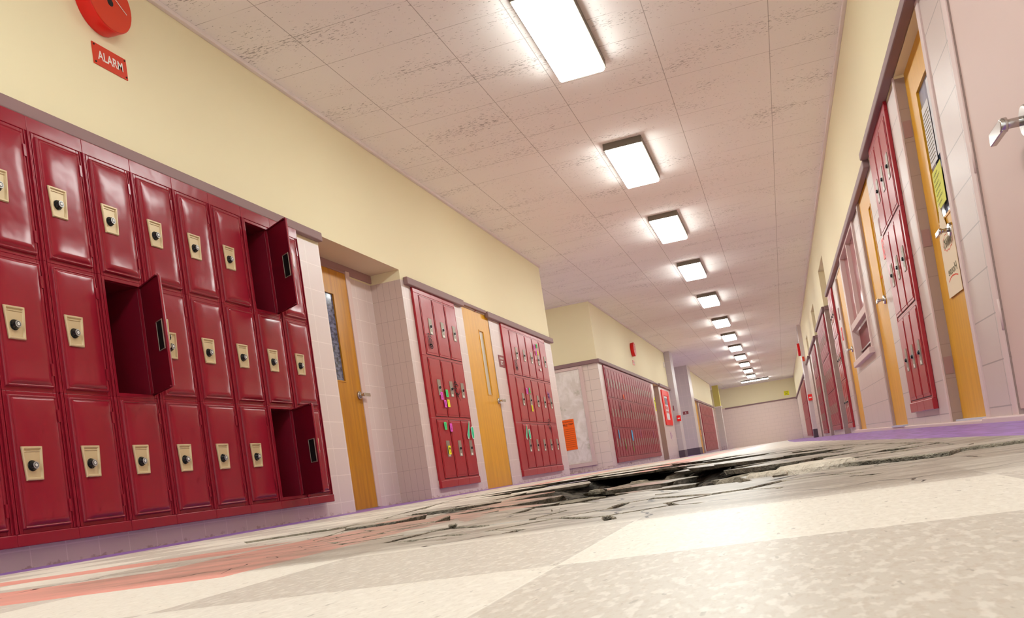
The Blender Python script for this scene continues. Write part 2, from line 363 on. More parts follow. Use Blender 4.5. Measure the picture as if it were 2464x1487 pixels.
# ------------------------------------------------------------ floor, with the crater hole
FZ = [(-1.6, 0.0), (1.6, 0.0), (3, -.010), (6, -.0155), (10, -.024), (17, -.058), (28.3, -.122), (36, -.15), (52, -.21)]
def fz(y):
    for (a, za), (b, zb) in zip(FZ, FZ[1:]):
        if y <= b: return za+(zb-za)*(y-a)/(b-a)
    return FZ[-1][1]
CR = [(-.98, 1.72), (-.72, 1.36), (-.45, 1.13), (-.24, 1.08), (-.15, 1.14), (-.06, 1.30), (.07, 1.26), (.20, 1.45), (.33, 1.85), (.38, 2.6), (.34, 3.6),
      (.22, 4.8), (-.1, 5.9), (-.6, 7.2), (-1.15, 8.0), (-1.7, 7.4), (-1.95, 6.2), (-1.9, 5.0), (-1.65, 3.9), (-1.35, 2.8), (-1.15, 2.2)]
def build_floor():
    me = bpy.data.meshes.new('floor'); import bmesh
    bm = bmesh.new(); n = len(CR)
    rect = []
    X0, X1, Y0, Y1 = -2.6, .7, -1.6, 9.5
    # fan of quads from crater rim to a rectangle of matching directions
    cx, cy = -.6, 3.4
    rim = [bm.verts.new((x, y, fz(y))) for x, y in CR]
    outer = []
    for x, y in CR:
        dx, dy = x-cx, y-cy; ks = []
        if dx > 0: ks.append((X1-cx)/dx)
        if dx < 0: ks.append((X0-cx)/dx)
        if dy > 0: ks.append((Y1-cy)/dy)
        if dy < 0: ks.append((Y0-cy)/dy)
        k = min(ks); outer.append((cx+dx*k, cy+dy*k))
    # subdivide rays so the floor follows the slope
    rings = [rim]
    for t in (.04, .12, .3, .6, 1):
        rings.append([bm.verts.new((a[0]+(b[0]-a[0])*t, a[1]+(b[1]-a[1])*t, fz(a[1]+(b[1]-a[1])*t))) for a, b in zip(CR, outer)])
    for r0, r1 in zip(rings, rings[1:]):
        for i in range(n):
            j = (i+1) % n; bm.faces.new((r0[i], r1[i], r1[j], r0[j]))
    # corner triangles of the rectangle
    for c in ((X0, Y0), (X1, Y0), (X1, Y1), (X0, Y1)):
        best = None
        for i in range(n):
            j = (i+1) % n; a, b = outer[i], outer[j]
            onx = lambda p: abs(p[0]-c[0]) < 1e-6; ony = lambda p: abs(p[1]-c[1]) < 1e-6
            if (onx(a) and ony(b)) or (ony(a) and onx(b)): best = (i, j)
        if best: i, j = best; bm.faces.new((rings[-1][i], bm.verts.new((c[0], c[1], fz(c[1]))), rings[-1][j]))
    def strip(x0, x1, y0, y1):
        ys = [y0]+[y for y, _ in FZ if y0 < y < y1]+[y1]
        vs = [(bm.verts.new((x0, y, fz(y))), bm.verts.new((x1, y, fz(y)))) for y in ys]
        for a, b in zip(vs, vs[1:]): bm.faces.new((a[0], a[1], b[1], b[0]))
    strip(-7.2, X0, Y0, Y1); strip(X1, 1.6, Y0, Y1); strip(-7.2, 1.6, Y1, 52)
    # broken edge thickness round the rim
    low = [bm.verts.new((x+(cx-x)*.01, y+(cy-y)*.01, fz(y)-.03)) for x, y in CR]
    for i in range(n):
        j = (i+1) % n; f = bm.faces.new((rim[i], rim[j], low[j], low[i])); f.material_index = 1
    bmesh.ops.recalc_face_normals(bm, faces=bm.faces)
    bm.to_mesh(me); bm.free()
    up = sum(p.normal.z*p.area for p in me.polygons)
    if up < 0: me.flip_normals()
    me.materials.append(M['floor']); me.materials.append(M['concrete'])
    struct(link('floor', me), 'cream and beige checkered vinyl floor with pink bands and purple borders')
build_floor()
def inside(x, y, poly=CR):
    c = False; n = len(poly)
    for i in range(n):
        x0, y0 = poly[i]; x1, y1 = poly[(i+1) % n]
        if (y0 > y) != (y1 > y) and x < (x1-x0)*(y-y0)/(y1-y0)+x0: c = not c
    return c
def edge_d(x, y, poly=CR):
    best = 9
    for i in range(len(poly)):
        x0, y0 = poly[i]; x1, y1 = poly[(i+1) % len(poly)]; dx, dy = x1-x0, y1-y0
        t = max(0, min(1, ((x-x0)*dx+(y-y0)*dy)/(dx*dx+dy*dy))); best = min(best, math.hypot(x-x0-t*dx, y-y0-t*dy))
    return best
def build_bed():
    b = MB(); NX, NY = 60, 120; X0, X1, Y0, Y1 = -2.05, .45, 1.0, 8.1; idx = {}
    rnd = random.Random(3)
    for i in range(NX+1):
        for j in range(NY+1):
            x = X0+(X1-X0)*i/NX; y = Y0+(Y1-Y0)*j/NY; d = edge_d(x, y)*(1 if inside(x, y) else -1)
            dep = .036+max(0, min(1, (d-.12)/.45))*.12 if d > 0 else .036
            z = fz(y)-dep+rnd.uniform(-.008, .008)*(1 if d > .1 else 0)
            idx[i, j] = len(b.v); b.v.append((x, y, z))
    for i in range(NX):
        for j in range(NY):
            x = X0+(X1-X0)*(i+.5)/NX; y = Y0+(Y1-Y0)*(j+.5)/NY
            if inside(x, y) or edge_d(x, y) < .1:
                b.f.append((idx[i, j], idx[i+1, j], idx[i+1, j+1], idx[i, j+1])); b.mi.append(0); b.sm.append(False)
    o = b.build('rubble_bed', M['rubble']); tag(o, 'dark bed of crushed rubble at the bottom of the broken floor pit', 'rubble', kind='stuff')
build_bed()
# shards: cells of a Voronoi split of the crater
def clip(poly, px, py, nx, ny):
    out = []
    for i in range(len(poly)):
        a = poly[i]; b = poly[(i+1) % len(poly)]; da = (a[0]-px)*nx+(a[1]-py)*ny; db = (b[0]-px)*nx+(b[1]-py)*ny
        if da <= 0: out.append(a)
        if (da < 0 < db) or (db < 0 < da): t = da/(da-db); out.append((a[0]+(b[0]-a[0])*t, a[1]+(b[1]-a[1])*t))
    return out
rs = random.Random(21); seeds = []
tries = 0
while len(seeds) < 190 and tries < 90000:
    tries += 1
    y = 1.09+(rs.random()**2.2)*6.8; x = rs.uniform(-2.0, .4)
    if not inside(x, y): continue
    md = .085+.075*max(0, y-1.1)
    if all(math.hypot(x-a, (y-c)*.8) > md for a, c in seeds): seeds.append((x, y))
SIDE = {True: 'left', False: 'right'}
def near_desc(x, y): return ('near rim' if y < 1.75 else 'middle' if y < 3.6 else 'far side')
big = []
for k, (x, y) in enumerate(seeds):
    poly = [(x-1, y-1), (x+1, y-1), (x+1, y+1), (x-1, y+1)]
    for a, c in seeds:
        if (a, c) == (x, y) or math.hypot(a-x, c-y) > 2: continue
        poly = clip(poly, (x+a)/2, (y+c)/2, a-x, c-y)
    d = edge_d(x, y)
    if y < 2.3: poly = [(px+.0, py) for px, py in poly]
    poly = [(px, py) for px, py in poly if True]
    # pit in the middle stays open
    deep = d > .5 and 2.2 < y < 6.4
    if deep and rs.random() < .62: continue
    sh = (.002+.004*rs.random() if y < 2.2 else .006+.012*rs.random())+(.05 if deep else 0)
    pts = []
    n = len(poly)
    for i in range(n):
        ax, ay = poly[i]; bx, by = poly[(i+1) % n]
        L = math.hypot(bx-ax, by-ay); st = max(1, int(L/.05))
        for q in range(st):
            t = q/st; ppx, ppy = ax+(bx-ax)*t, ay+(by-ay)*t
            D = math.hypot(ppx-x, ppy-y) or 1; r = (D-sh-rs.uniform(0, .004 if y < 2.2 else .012))/D
            nx_, ny_ = (ppx-x)*r, (ppy-y)*r
            # keep inside the hole
            g = 1.0
            while g > .3 and not inside(x+nx_*g, y+ny_*g): g -= .01
            pts.append((nx_*g, ny_*g))
    if len(pts) < 3 or max(math.hypot(a, c) for a, c in pts) < .04: continue
    th = .016 if not deep else .026
    b = MB(); N = len(pts); kk = len(b.v)
    b.v += [(a, c, 0) for a, c in pts]+[(a*.93+rs.uniform(-.004, .004), c*.93, -th) for a, c in pts]
    b.f.append(tuple(range(N))); b.mi.append(0); b.sm.append(False)
    b.f.append(tuple(reversed(range(N, 2*N)))); b.mi.append(1); b.sm.append(False)
    for i in range(N):
        j = (i+1) % N; b.f.append((j, i, N+i, N+j)); b.mi.append(1); b.sm.append(False)
    size = max(math.hypot(a, c) for a, c in pts)
    drop = -rs.uniform(0, .002) if (d < .16 or y < 1.7) else -(.004+(.012 if x > -.1 else .026)*min(1, (d-.16)/.3)*rs.random())
    if deep: drop = -.07-.03*rs.random()
    tilt = (.002 if y < 1.7 else .006 if d < .16 else .05)/max(size, .1)*.14
    lift = 0
    if 1.7 < y < 3.2 and rs.random() < .25: lift = .007
    o = b.build('floor_shard', [M['floor'] if not (deep and rs.random() < .6) else M['concrete'], M['concrete']], None, .002, (x, y, fz(y)+drop+lift), 1)
    o.rotation_euler = (rs.uniform(-tilt, tilt), rs.uniform(-tilt, tilt), 0)
    big.append((o, size, x, y, deep))
for o, size, x, y, deep in big:
    if deep: tag(o, 'sunken chunk of broken floor lying in the dark pit of the crater', 'floor shard', 'sunken chunks in the pit')
    elif y < 1.75: tag(o, 'cracked cream floor slab piece along the near rim of the crater', 'floor shard', 'slab pieces along the near rim of the crater')
    elif x < -.8: tag(o, 'cracked floor slab piece on the locker side of the crater', 'floor shard', 'slab pieces on the locker side of the crater')
    elif x > -.1: tag(o, 'cracked floor slab piece on the purple border side of the crater', 'floor shard', 'slab pieces on the purple border side of the crater')
    else: tag(o, 'cracked floor slab piece in the middle stretch of the crater', 'floor shard', 'slab pieces in the middle of the crater')
# a few tilted slabs and loose stones
def stone(x, y, r, h, label, flat=.35, mat='concrete', group=None, lift=.0, seed=0, sx=1.6):
    q = random.Random(seed+int(x*1000)); n = 9; b = MB(); k = 0
    prof = [(1.0, 0), (.97, .45), (.8, .85), (.0, 1)]
    rad = [q.uniform(.75, 1.15) for _ in range(n)]
    for rr, hh in prof[:-1]:
        for i in range(n): a = 2*PI*i/n; b.v.append((math.cos(a)*r*sx*rad[i]*rr, math.sin(a)*r*rad[i]*rr, h*hh*(1+q.uniform(-.1, .1) if hh else 1)))
    b.v.append((0, 0, h)); top = len(b.v)-1
    for L in range(2):
        for i in range(n):
            j = (i+1) % n; b.f.append((L*n+i, L*n+j, (L+1)*n+j, (L+1)*n+i)); b.mi.append(0); b.sm.append(False)
    for i in range(n): b.f.append((2*n+i, 2*n+(i+1) % n, top)); b.mi.append(0); b.sm.append(False)
    b.f.append(tuple(reversed(range(n)))); b.mi.append(0); b.sm.append(False)
    o = b.build('rubble_chunk', M[mat], None, 0, (x, y, fz(y)+lift)); tag(o, label, 'rubble', group); return o
stone(.055, 1.82, .055, .02, 'pale thick slab raised beside the dark gap right of centre in the crater', lift=-.004, mat='slab')
stone(-.04, 1.80, .025, .01, 'small pale stone right beside the raised pale slab', mat='slab')
placed = []
for k in range(46):
    for _ in range(50):
        x = rs.uniform(-1.6, .3); y = rs.uniform(1.9, 6.5)
        if inside(x, y) and edge_d(x, y) > .25 and all(math.hypot(x-a, y-b_) > .22 for a, b_ in placed): break
    else: continue
    placed.append((x, y)); r = rs.uniform(.02, .06)
    stone(x, y, r, r*.7, 'small broken stone scattered over the rubble inside the pit', mat=rs.choice(['concrete', 'rubble']), group='loose stones in the pit', lift=-.10 if edge_d(x, y) > .5 else -.045, seed=k)

# ------------------------------------------------------------ wall shells
CUT = 2.04
def shell(name, side, plane, u0, u1, z0, z1, holes, mats, cut=CUT, label=None, flip=False):
    """wall face with real openings; holes = (u0,u1,z0,z1,depth[,back])"""
    b = MB()
    us = sorted({u0, u1, *[h[0] for h in holes], *[h[1] for h in holes]}); us = [u for u in us if u0 <= u <= u1]
    zs = sorted({z0, z1, cut, *[h[2] for h in holes], *[h[3] for h in holes]}); zs = [z for z in zs if z0 <= z <= z1]
    def P(u, d, z):   # d = depth into the wall
        if side == 'L': return (plane-d, u, z)
        if side == 'R': return (plane+d, u, z)
        return (u, plane+d, z)
    def Q(a, b_, c, d, mi):
        pts = [a, b_, c, d]; b.face(pts, mi)
    for a, c in zip(us, us[1:]):
        for e, f in zip(zs, zs[1:]):
            um, zm = (a+c)/2, (e+f)/2
            if any(h[0] < um < h[1] and h[2] < zm < h[3] for h in holes): continue
            Q(P(a, 0, e), P(c, 0, e), P(c, 0, f), P(a, 0, f), 1 if zm > cut else 0)
    for h in holes:
        a, c, e, f, d = h[:5]; e = max(e, z0)
        for zz0, zz1 in ([(e, f)] if f <= cut or e >= cut else [(e, cut), (cut, f)]):
            mi = (1 if zz0 >= cut else 2)
            for u in (a, c): Q(P(u, 0, zz0), P(u, d, zz0), P(u, d, zz1), P(u, 0, zz1), mi)
            if len(h) > 5: Q(P(a, d, zz0), P(c, d, zz0), P(c, d, zz1), P(a, d, zz1), 0 if zz0 < cut else h[5])
        Q(P(a, 0, f), P(c, 0, f), P(c, d, f), P(a, d, f), 3)
        if e > z0: Q(P(a, 0, e), P(c, 0, e), P(c, d, e), P(a, d, e), 2)
    o = b.build(name, [M[x] for x in mats]); return struct(o, label)
ZB, ZT = -.32, 3.19
shell('wall_left', 'L', -3.15, -1.6, 13.41, ZB, ZT,
      [(2.66, 5.80, .10, 2.03, .34), (6.235, 7.785, ZB, 2.13, .307, 1), (8.0, 9.13, .08, 1.99, .32), (9.44, 10.38, ZB, 2.02, .05), (10.81, 12.93, .07, 1.98, .32)],
      ['tileL', 'yellow', 'tileN', 'soffit'], label='left wall of pinkish glazed tile below and yellow paint above')
shell('wall_left', 'L', -3.15, 17.04, 28.3, ZB, ZT, [(17.5, 24.05, .05, 1.97, .3), (24.62, 25.74, ZB, 2.0, .2)], ['tileL', 'yellow', 'jamb', 'soffit'], label='farther left wall section beyond the side alcove')
shell('wall_left', 'L', -3.15, 35.2, 46.4, ZB, ZT, [(38.5, 45.4, -.06, 1.93, .3), (36.5, 38.1, ZB, 1.98, .2)], ['tileL', 'yellow', 'jamb', 'soffit'], label='farthest left wall section beyond the grey pillar')
shell('wall_alcove', 'F', 17.04, -6.0, -3.15, ZB, ZT, [], ['tileX', 'yellow', 'jamb', 'soffit'], label='alcove wall facing the viewer, yellow above and tiled below')
def quadwall(name, pts, mat, label=None):
    b = MB(); b.face(pts); return struct(b.build(name, M[mat]), label)
quadwall('wall_alcove_back', [(-6, 13.41, ZB), (-6, 17.04, ZB), (-6, 17.04, ZT), (-6, 13.41, ZT)], 'yellow')
quadwall('wall_alcove_side', [(-3.15, 13.41, ZB), (-6, 13.41, ZB), (-6, 13.41, ZT), (-3.15, 13.41, ZT)], 'yellow')
quadwall('wall_passage_side', [(-3.15, 28.3, ZB), (-7, 28.3, ZB), (-7, 28.3, ZT), (-3.15, 28.3, ZT)], 'tileG')
quadwall('wall_passage_back', [(-7, 28.3, ZB), (-7, 34.2, ZB), (-7, 34.2, ZT), (-7, 28.3, ZT)], 'tileGy')
quadwall('wall_niche_back', [(-4.6, 46.4, ZB), (-4.6, 51.8, ZB), (-4.6, 51.8, ZT), (-4.6, 46.4, ZT)], 'tileGy')
quadwall('wall_niche_side', [(-3.15, 46.4, ZB), (-4.6, 46.4, ZB), (-4.6, 46.4, ZT), (-3.15, 46.4, ZT)], 'yellow')
def pillar(name, x0, x1, y0, y1, mats, cut=None, base=.3, label=None):
    b = MB()
    if cut: b.box(x0, x1, y0, y1, ZB, cut, 0); b.box(x0, x1, y0, y1, cut, ZT, 1)
    else: b.box(x0, x1, y0, y1, ZB, ZT, 0)
    o = b.build(name, [M[q] for q in mats]); struct(o, label)
    return o
def skirting(x0, x1, y0, y1, h, label, cat='x'):
    y = (y0+y1)/2; e = .012; b = MB().box(x0-e, x1+e, y0-e, y1+e, fz(y)-.1, fz(y)+h)
    struct(b.build('baseboard_left' if x0 < -1 else 'baseboard_right', M['base'], None, .004), label)
pillar('wall_pilaster', -3.20, -2.98, 28.32, 29.1, ['tileGy'], label='slim grey tiled pilaster at the end of the second wall section')
pillar('wall_pilaster', -7.0, -3.03, 34.1, 35.2, ['tileG'], label='broad grey tiled pillar beyond the side passage')
skirting(-3.20, -2.98, 28.32, 29.1, .22, 'dark skirting round the slim grey pilaster')
skirting(-6.9, -3.03, 34.1, 35.2, .26, 'dark skirting round the broad grey pillar')
pillar('wall_pilaster', -3.19, -2.89, 48.4, 48.9, ['tileG', 'mustard'], cut=2.06, label='far left pillar, mustard yellow above and grey tile below')
MB().box(-3.24, -2.85, 48.34, 48.95, 2.03, 2.09).build('trim_1', M['crown'], None, .005)['kind'] = 'structure'
shell('wall_end', 'F', 51.8, -4.6, 1.35, ZB, ZT, [], ['tileEnd', 'yellow', 'jamb', 'soffit'], cut=2.06, label='end wall of the corridor, beige block below and yellow above')
# right wall
RH = [(3.18, 4.21, -.0, 2.055, .03), (4.815, 5.76, .0, 2.055, .06), (6.17, 7.20, .1, 2.03, .32), (7.74, 8.66, -.0, 2.03, .06), (9.28, 11.10, .78, 1.99, .12),
      (11.5, 12.4, -.02, 1.96, .06), (13.17, 14.1, .05, 1.96, .32), (14.18, 15.6, ZB, 2.62, .5, 1), (15.86, 18.55, .04, 1.96, .3), (18.85, 20.1, ZB, 2.56, .5, 1),
      (20.7, 22.9, 0, 1.93, .3), (24.15, 25.1, ZB, 2.5, .5, 1)]
shell('wall_right', 'R', .934, -1.6, 27.6, ZB, ZT, RH, ['tileR', 'yellow', 'tileShade', 'yellow'], label='right wall of painted block below and yellow above')
shell('wall_right', 'R', .96, 28.4, 51.8, ZB, ZT, [(33.3, 40.2, -.08, 1.9, .3)], ['tileR', 'yellow', 'jamb', 'yellow'], label='farther right wall beyond the grey pilaster')
pillar('wall_pilaster', .83, 1.3, 27.6, 28.4, ['tileGy'], label='grey tiled pilaster on the right wall')
skirting(.83, 1.2, 27.6, 28.4, .25, 'dark skirting round the right pilaster')
# ceiling
cb = MB(); cb.face([(-7.2, -1.6, ZT), (-7.2, 51.8, ZT), (1.6, 51.8, ZT), (1.6, -1.6, ZT)])
struct(cb.build('ceiling', M['ceiling']), 'speckled acoustic tile ceiling with thin dark joints')
# ------------------------------------------------------------ trims and rails
TN = [1]
def trim(x0, x1, y0, y1, z0, z1, mat, label, bevel=.008):
    TN[0] += 1
    o = MB().box(x0, x1, y0, y1, z0, z1).build('trim_%d' % TN[0], M[mat], None, bevel); return struct(o, label)
trim(-3.15, -3.105, -1.6, 6.235, 2.062, 2.132, 'rail', 'mauve rail above the nearest lockers')
trim(-3.15, -3.105, 7.85, 9.42, 1.998, 2.07, 'rail', 'mauve rail above the short locker bank')
trim(-3.15, -3.125, 9.42, 10.26, 2.03, 2.07, 'rail', 'thin mauve rail over the yellow door')
trim(-3.15, -3.105, 10.26, 13.455, 1.988, 2.06, 'rail', 'mauve rail above the five column lockers')
trim(-3.15, -3.104, 17.0, 24.6, 1.98, 2.05, 'rail', 'mauve rail above the long locker bank')
trim(-6.0, -3.105, 16.99, 17.04, 1.978, 2.05, 'rail', 'mauve rail across the alcove wall')
trim(-3.15, -3.125, 24.6, 25.76, 2.01, 2.05, 'rail', 'thin mauve rail over the recessed door')
trim(-3.15, -3.10, 25.76, 28.5, 1.98, 2.06, 'rail', 'mauve rail above the red framed display')
trim(-3.15, -3.10, 36.0, 46.4, 1.97, 2.05, 'rail', 'mauve rail on the farthest left wall')
trim(-2.89, 1.2, 51.75, 51.8, 2.0, 2.07, 'rail', 'mauve rail across the end wall')
trim(.872, .934, -1.6, 7.42, 2.055, 2.112, 'rail', 'mauve rail above the nearest right doors')
trim(.886, .934, 7.42, 14.18, 1.995, 2.062, 'rail', 'mauve rail above the service window')
for k, (a, b_) in enumerate(((15.6, 18.85), (20.1, 24.15), (25.1, 27.6))):
    trim(.89, .934, a, b_, 1.985, 2.05, 'rail', ('mauve rail above the first far right lockers', 'mauve rail above the second far right lockers', 'mauve rail beside the right pilaster')[k])
    trim(.934, 1.43, a-.045, a, 1.985, 2.05, 'rail', ('mauve rail returning into the first right recess', 'mauve rail returning into the second right recess', 'mauve rail returning into the third right recess')[k])
trim(.90, .96, 30.5, 51.8, 1.96, 2.03, 'rail', 'mauve rail on the farthest right wall')
for a, b_ in ((-1.6, 13.41), (17.04, 28.3), (35.2, 46.4)): trim(-3.15, -3.12, a, b_, 3.16, 3.19, 'crown', 'pale strip where left wall meets ceiling', .004)
trim(-6, -3.12, 17.01, 17.04, 3.165, 3.19, 'crown', 'pale strip at top of the alcove wall', .004)
trim(.904, .934, -1.6, 27.6, 3.155, 3.19, 'crown', 'pale strip where right wall meets ceiling', .004)
trim(.93, .96, 28.4, 51.8, 3.155, 3.19, 'crown', 'pale strip on the farthest right wall', .004)
trim(-2.9, .96, 51.74, 51.8, 3.13, 3.19, 'crown', 'pale strip at top of the end wall', .004)
trim(-3.457, -3.44, 6.235, 7.785, 2.055, 2.13, 'lintel', 'mauve band under the soffit of the door recess', .003)
# kerb along the right wall
trim(.905, .95, -1.6, 4.815, -.02, .012, 'frame_pink', 'low worn kerb under the pink door', .006)
trim(.905, .95, 4.815, 13.1, -.07, .004, 'frame_pink', 'low worn kerb along the right wall', .006)

# ------------------------------------------------------------ ceiling lights
def lamp_fixture(y0, y1, x0, x1, label, cat='ceiling light', group=None, mat='lamp'):
    t = thing('ceiling_light', label, cat, ((x0+x1)/2, (y0+y1)/2, ZT), 0, group)
    w_, l_ = (x1-x0)/2, (y1-y0)/2; h = .068
    b = MB(); th = .012
    b.box(-w_, w_, -l_, -l_+th, -h, 0); b.box(-w_, w_, l_-th, l_, -h, 0)
    b.box(-w_, -w_+th, -l_+th, l_-th, -h*.86, 0); b.box(w_-th, w_, -l_+th, l_-th, -h*.9, 0); b.box(-w_+th, w_-th, -l_+th, l_-th, -.012, 0)
    b.build('housing', M['lampcase'], t, .003)
    e = .0125
    MB().box(-w_+e, w_-e, -l_+e, l_-e, -h-.026, -.014).build('diffuser', M[mat], t, .012, None, 1)
ORD = ['nearest', 'second', 'third', 'fourth', 'fifth', 'sixth', 'seventh', 'eighth', 'ninth', 'tenth', 'eleventh', 'twelfth']
for k, y in enumerate((5.65, 8.88, 11.98, 15.34, 18.97, 22.9, 26.4, 29.9, 33.4, 36.9, 40.6, 44.3)):
    lab = 'lit rectangular ceiling light, %s in the row down the corridor' % ORD[k]
    if k == 0: lab = 'lit rectangular ceiling light cut by the top edge of the picture'
    if k == 11: lab = 'lit rectangular ceiling light, last of the row before the long tube light'
    lamp_fixture(y, y+1.38, -1.255, -.87, lab, group='row of rectangular ceiling lights')
lamp_fixture(14.6, 15.4, -5.2, -4.8, 'unseen ceiling light added inside the side alcove to brighten its wall', group=None)  # unseen fixture, added to brighten the alcove wall and board
lamp_fixture(30.6, 31.98, -5.6, -5.2, 'unseen ceiling light added inside the far side passage as fill', group=None)  # another unseen fixture, added as fill for the side passage
for y in (2.4, -.8): lamp_fixture(y, y+1.38, -1.255, -.87, 'lit rectangular ceiling light overhead, out of the picture', group='row of rectangular ceiling lights')
lamp_fixture(48.35, 48.75, -1.69, -.31, 'long narrow tube light set crosswise near the end wall', group=None, mat='tube')

# ------------------------------------------------------------ lockers
P1, H1, DW, DH, DX, DZ = .3455, .615, .27, .582, .0375, .0175
def near_door_mesh():
    b = MB()
    def axis(L, lo, hi):
        e = [0, .002, .006, .010, .013, .018, .024, .032]; a = [q for q in e]
        mid = [lo+(L-lo-hi)*i/6 for i in range(1, 6)]
        return e+[.045]+mid+[L-.045]+[L-q for q in reversed(e)]
    xs = sorted(set(round(q, 4) for q in axis(DW, .05, .05))); zs = sorted(set(round(q, 4) for q in axis(DH, .06, .06)))
    def h(x, z):
        d = min(x, DW-x, z, DH-z)
        r = min(1, d/.006)*.014
        g = -.006*math.exp(-((d-.0135)/.0028)**2)
        pil = .006*min(1, max(0, (min(x, DW-x)-.016)/.03))*min(1, max(0, (min(z, DH-z)-.016)/.045))
        lip = .007*math.exp(-((z-.032)/.011)**2)*min(1, max(0, (min(x, DW-x)-.018)/.02))
        return -(r+g+pil+lip)
    n = len(zs)
    for x in xs:
        for z in zs: b.v.append((x-DW, h(x, z), z))
    for i in range(len(xs)-1):
        for j in range(n-1):
            b.f.append((i*n+j, (i+1)*n+j, (i+1)*n+j+1, i*n+j+1)); b.mi.append(0); b.sm.append(True)
    # back side of the door (inner pan)
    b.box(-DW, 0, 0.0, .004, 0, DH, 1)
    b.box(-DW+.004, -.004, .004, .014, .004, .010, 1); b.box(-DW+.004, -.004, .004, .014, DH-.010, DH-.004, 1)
    return b.mesh('door', [M['red'], M['redin']])
MD = near_door_mesh()
def near_body(open_=False):
    b = MB()
    x0, x1, z0, z1 = DX+.004, DX+DW-.004, DZ+.004, DZ+DH-.004
    b.box(0, x0, 0, .02, 0, H1); b.box(x1, P1, 0, .02, 0, H1); b.box(x0, x1, 0, .02, 0, z0); b.box(x0, x1, 0, .02, z1, H1)
    for x in (0.0, P1-.007): b.box(x, x+.007, -.010, 0, 0, H1)
    for x in (.017, P1-.024): b.box(x, x+.006, -.005, 0, 0, H1)
    dp = .30
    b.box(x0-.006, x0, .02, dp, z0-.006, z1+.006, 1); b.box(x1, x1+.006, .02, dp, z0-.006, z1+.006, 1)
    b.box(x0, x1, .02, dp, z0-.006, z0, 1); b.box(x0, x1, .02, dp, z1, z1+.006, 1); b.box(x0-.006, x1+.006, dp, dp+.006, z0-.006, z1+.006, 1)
    return b.mesh('body', [M['red'], M['redin']])
MBODY = near_body()
def near_plate():
    b = MB(); o = [(-.248, .352), (-.136, .352), (-.147, .2045), (-.238, .2045)][::-1]
    c = (-.192, .279)
    ins = lambda k: [(c[0]+(x-c[0])*(1-k/abs(x-c[0]) if abs(x-c[0]) > k else 0), c[1]+(z-c[1])*(1-k/abs(z-c[1]))) for x, z in o]
    lv = [(o, .0), (o, -.006), (ins(.003), -.010), (ins(.009), -.010), (ins(.013), -.003)]
    for (p, y0), (q, y1) in zip(lv, lv[1:]):
        for i in range(4):
            j = (i+1) % 4; b.face([(p[i][0], y0, p[i][1]), (p[j][0], y0, p[j][1]), (q[j][0], y1, q[j][1]), (q[i][0], y1, q[i][1])])
    q, y1 = lv[-1]; b.face([(x, y1, z) for x, z in q])
    b.box(-.235, -.150, -.006, -.003, .329, .332)
    for v in range(len(b.v)): x, y, z = b.v[v]; b.v[v] = (x, y-.019, z)
    return b.mesh('lock_plate', [M['beige']])
MPLATE = near_plate()
def near_dial():
    b = MB(); c = (-.199, .268)
    b.tube((c[0], -.020, c[1]), (c[0], -.026, c[1]), .0245, .0235, 24, 0)
    b.tube((c[0], -.026, c[1]), (c[0], -.044, c[1]), .0225, .0165, 24, 0, knurl=.08)
    b.tube((c[0], -.044, c[1]), (c[0], -.0455, c[1]), .0160, .0155, 24, 1)
    b.tube((c[0], -.0455, c[1]), (c[0], -.0462, c[1]), .0118, .0118, 24, 0)
    b.tube((c[0], -.0462, c[1]), (c[0], -.0475, c[1]), .0070, .0060, 18, 2)
    b.tube((c[0], -.0475, c[1]), (c[0], -.0480, c[1]), .0030, .0030, 10, 1)
    for i in range(12):
        a = 2*PI*i/12; rx, rz = math.cos(a), math.sin(a)
        b.ribbon([(c[0]+rx*.0085, c[1]+rz*.0085), (c[0]+rx*.0112, c[1]+rz*.0112)], .0012, -.0464, 2)
    return b.mesh('combination_dial', [M['black'], M['silver'], M['white']])
MDIAL = near_dial()
def hinge_mesh():
    b = MB(); b.tube((0, -.006, -.03), (0, -.006, .03), .0045, n=8); b.box(-.012, 0, -.0165, -.013, -.028, .028); return b.mesh('hinge', [M['red']])
MH = hinge_mesh()
ROWN = ['bottom', 'middle', 'top']; ORDC = ['first', 'second', 'third', 'fourth', 'fifth', 'sixth', 'seventh', 'eighth', 'ninth', 'tenth', 'eleventh', 'twelfth', 'thirteenth', 'fourteenth', 'fifteenth', 'sixteenth', 'seventeenth', 'eighteenth', 'nineteenth', 'twentieth']
def panels(t, c, cols, r, rows, x0, W, z0, H, zb, zt, lw, rw, mat, base_out, back):
    """filler panels of a built-in locker: base under the lowest, cap above the highest, side fillers at the ends"""
    xl = x0-lw if c == 0 else x0; xr = x0+W+(rw if c == cols-1 else 0)
    if r == 0: MB().box(xl, xr, -base_out, min(.03, back), zb-z0, 0).build('base_panel', M[mat], t, .004)
    if r == rows-1: MB().box(xl, xr, -.002, min(.03, back), H, H+zt).build('top_panel', M[mat], t, .003)
    if c == 0 and lw > .004: MB().box(x0-lw, x0, -.003, back, 0, H).build('side_panel', M[mat], t, .003)
    if c == cols-1 and rw > .004: MB().box(x0+W, x0+W+rw, -.003, back, 0, H).build('side_panel', M[mat], t, .003)

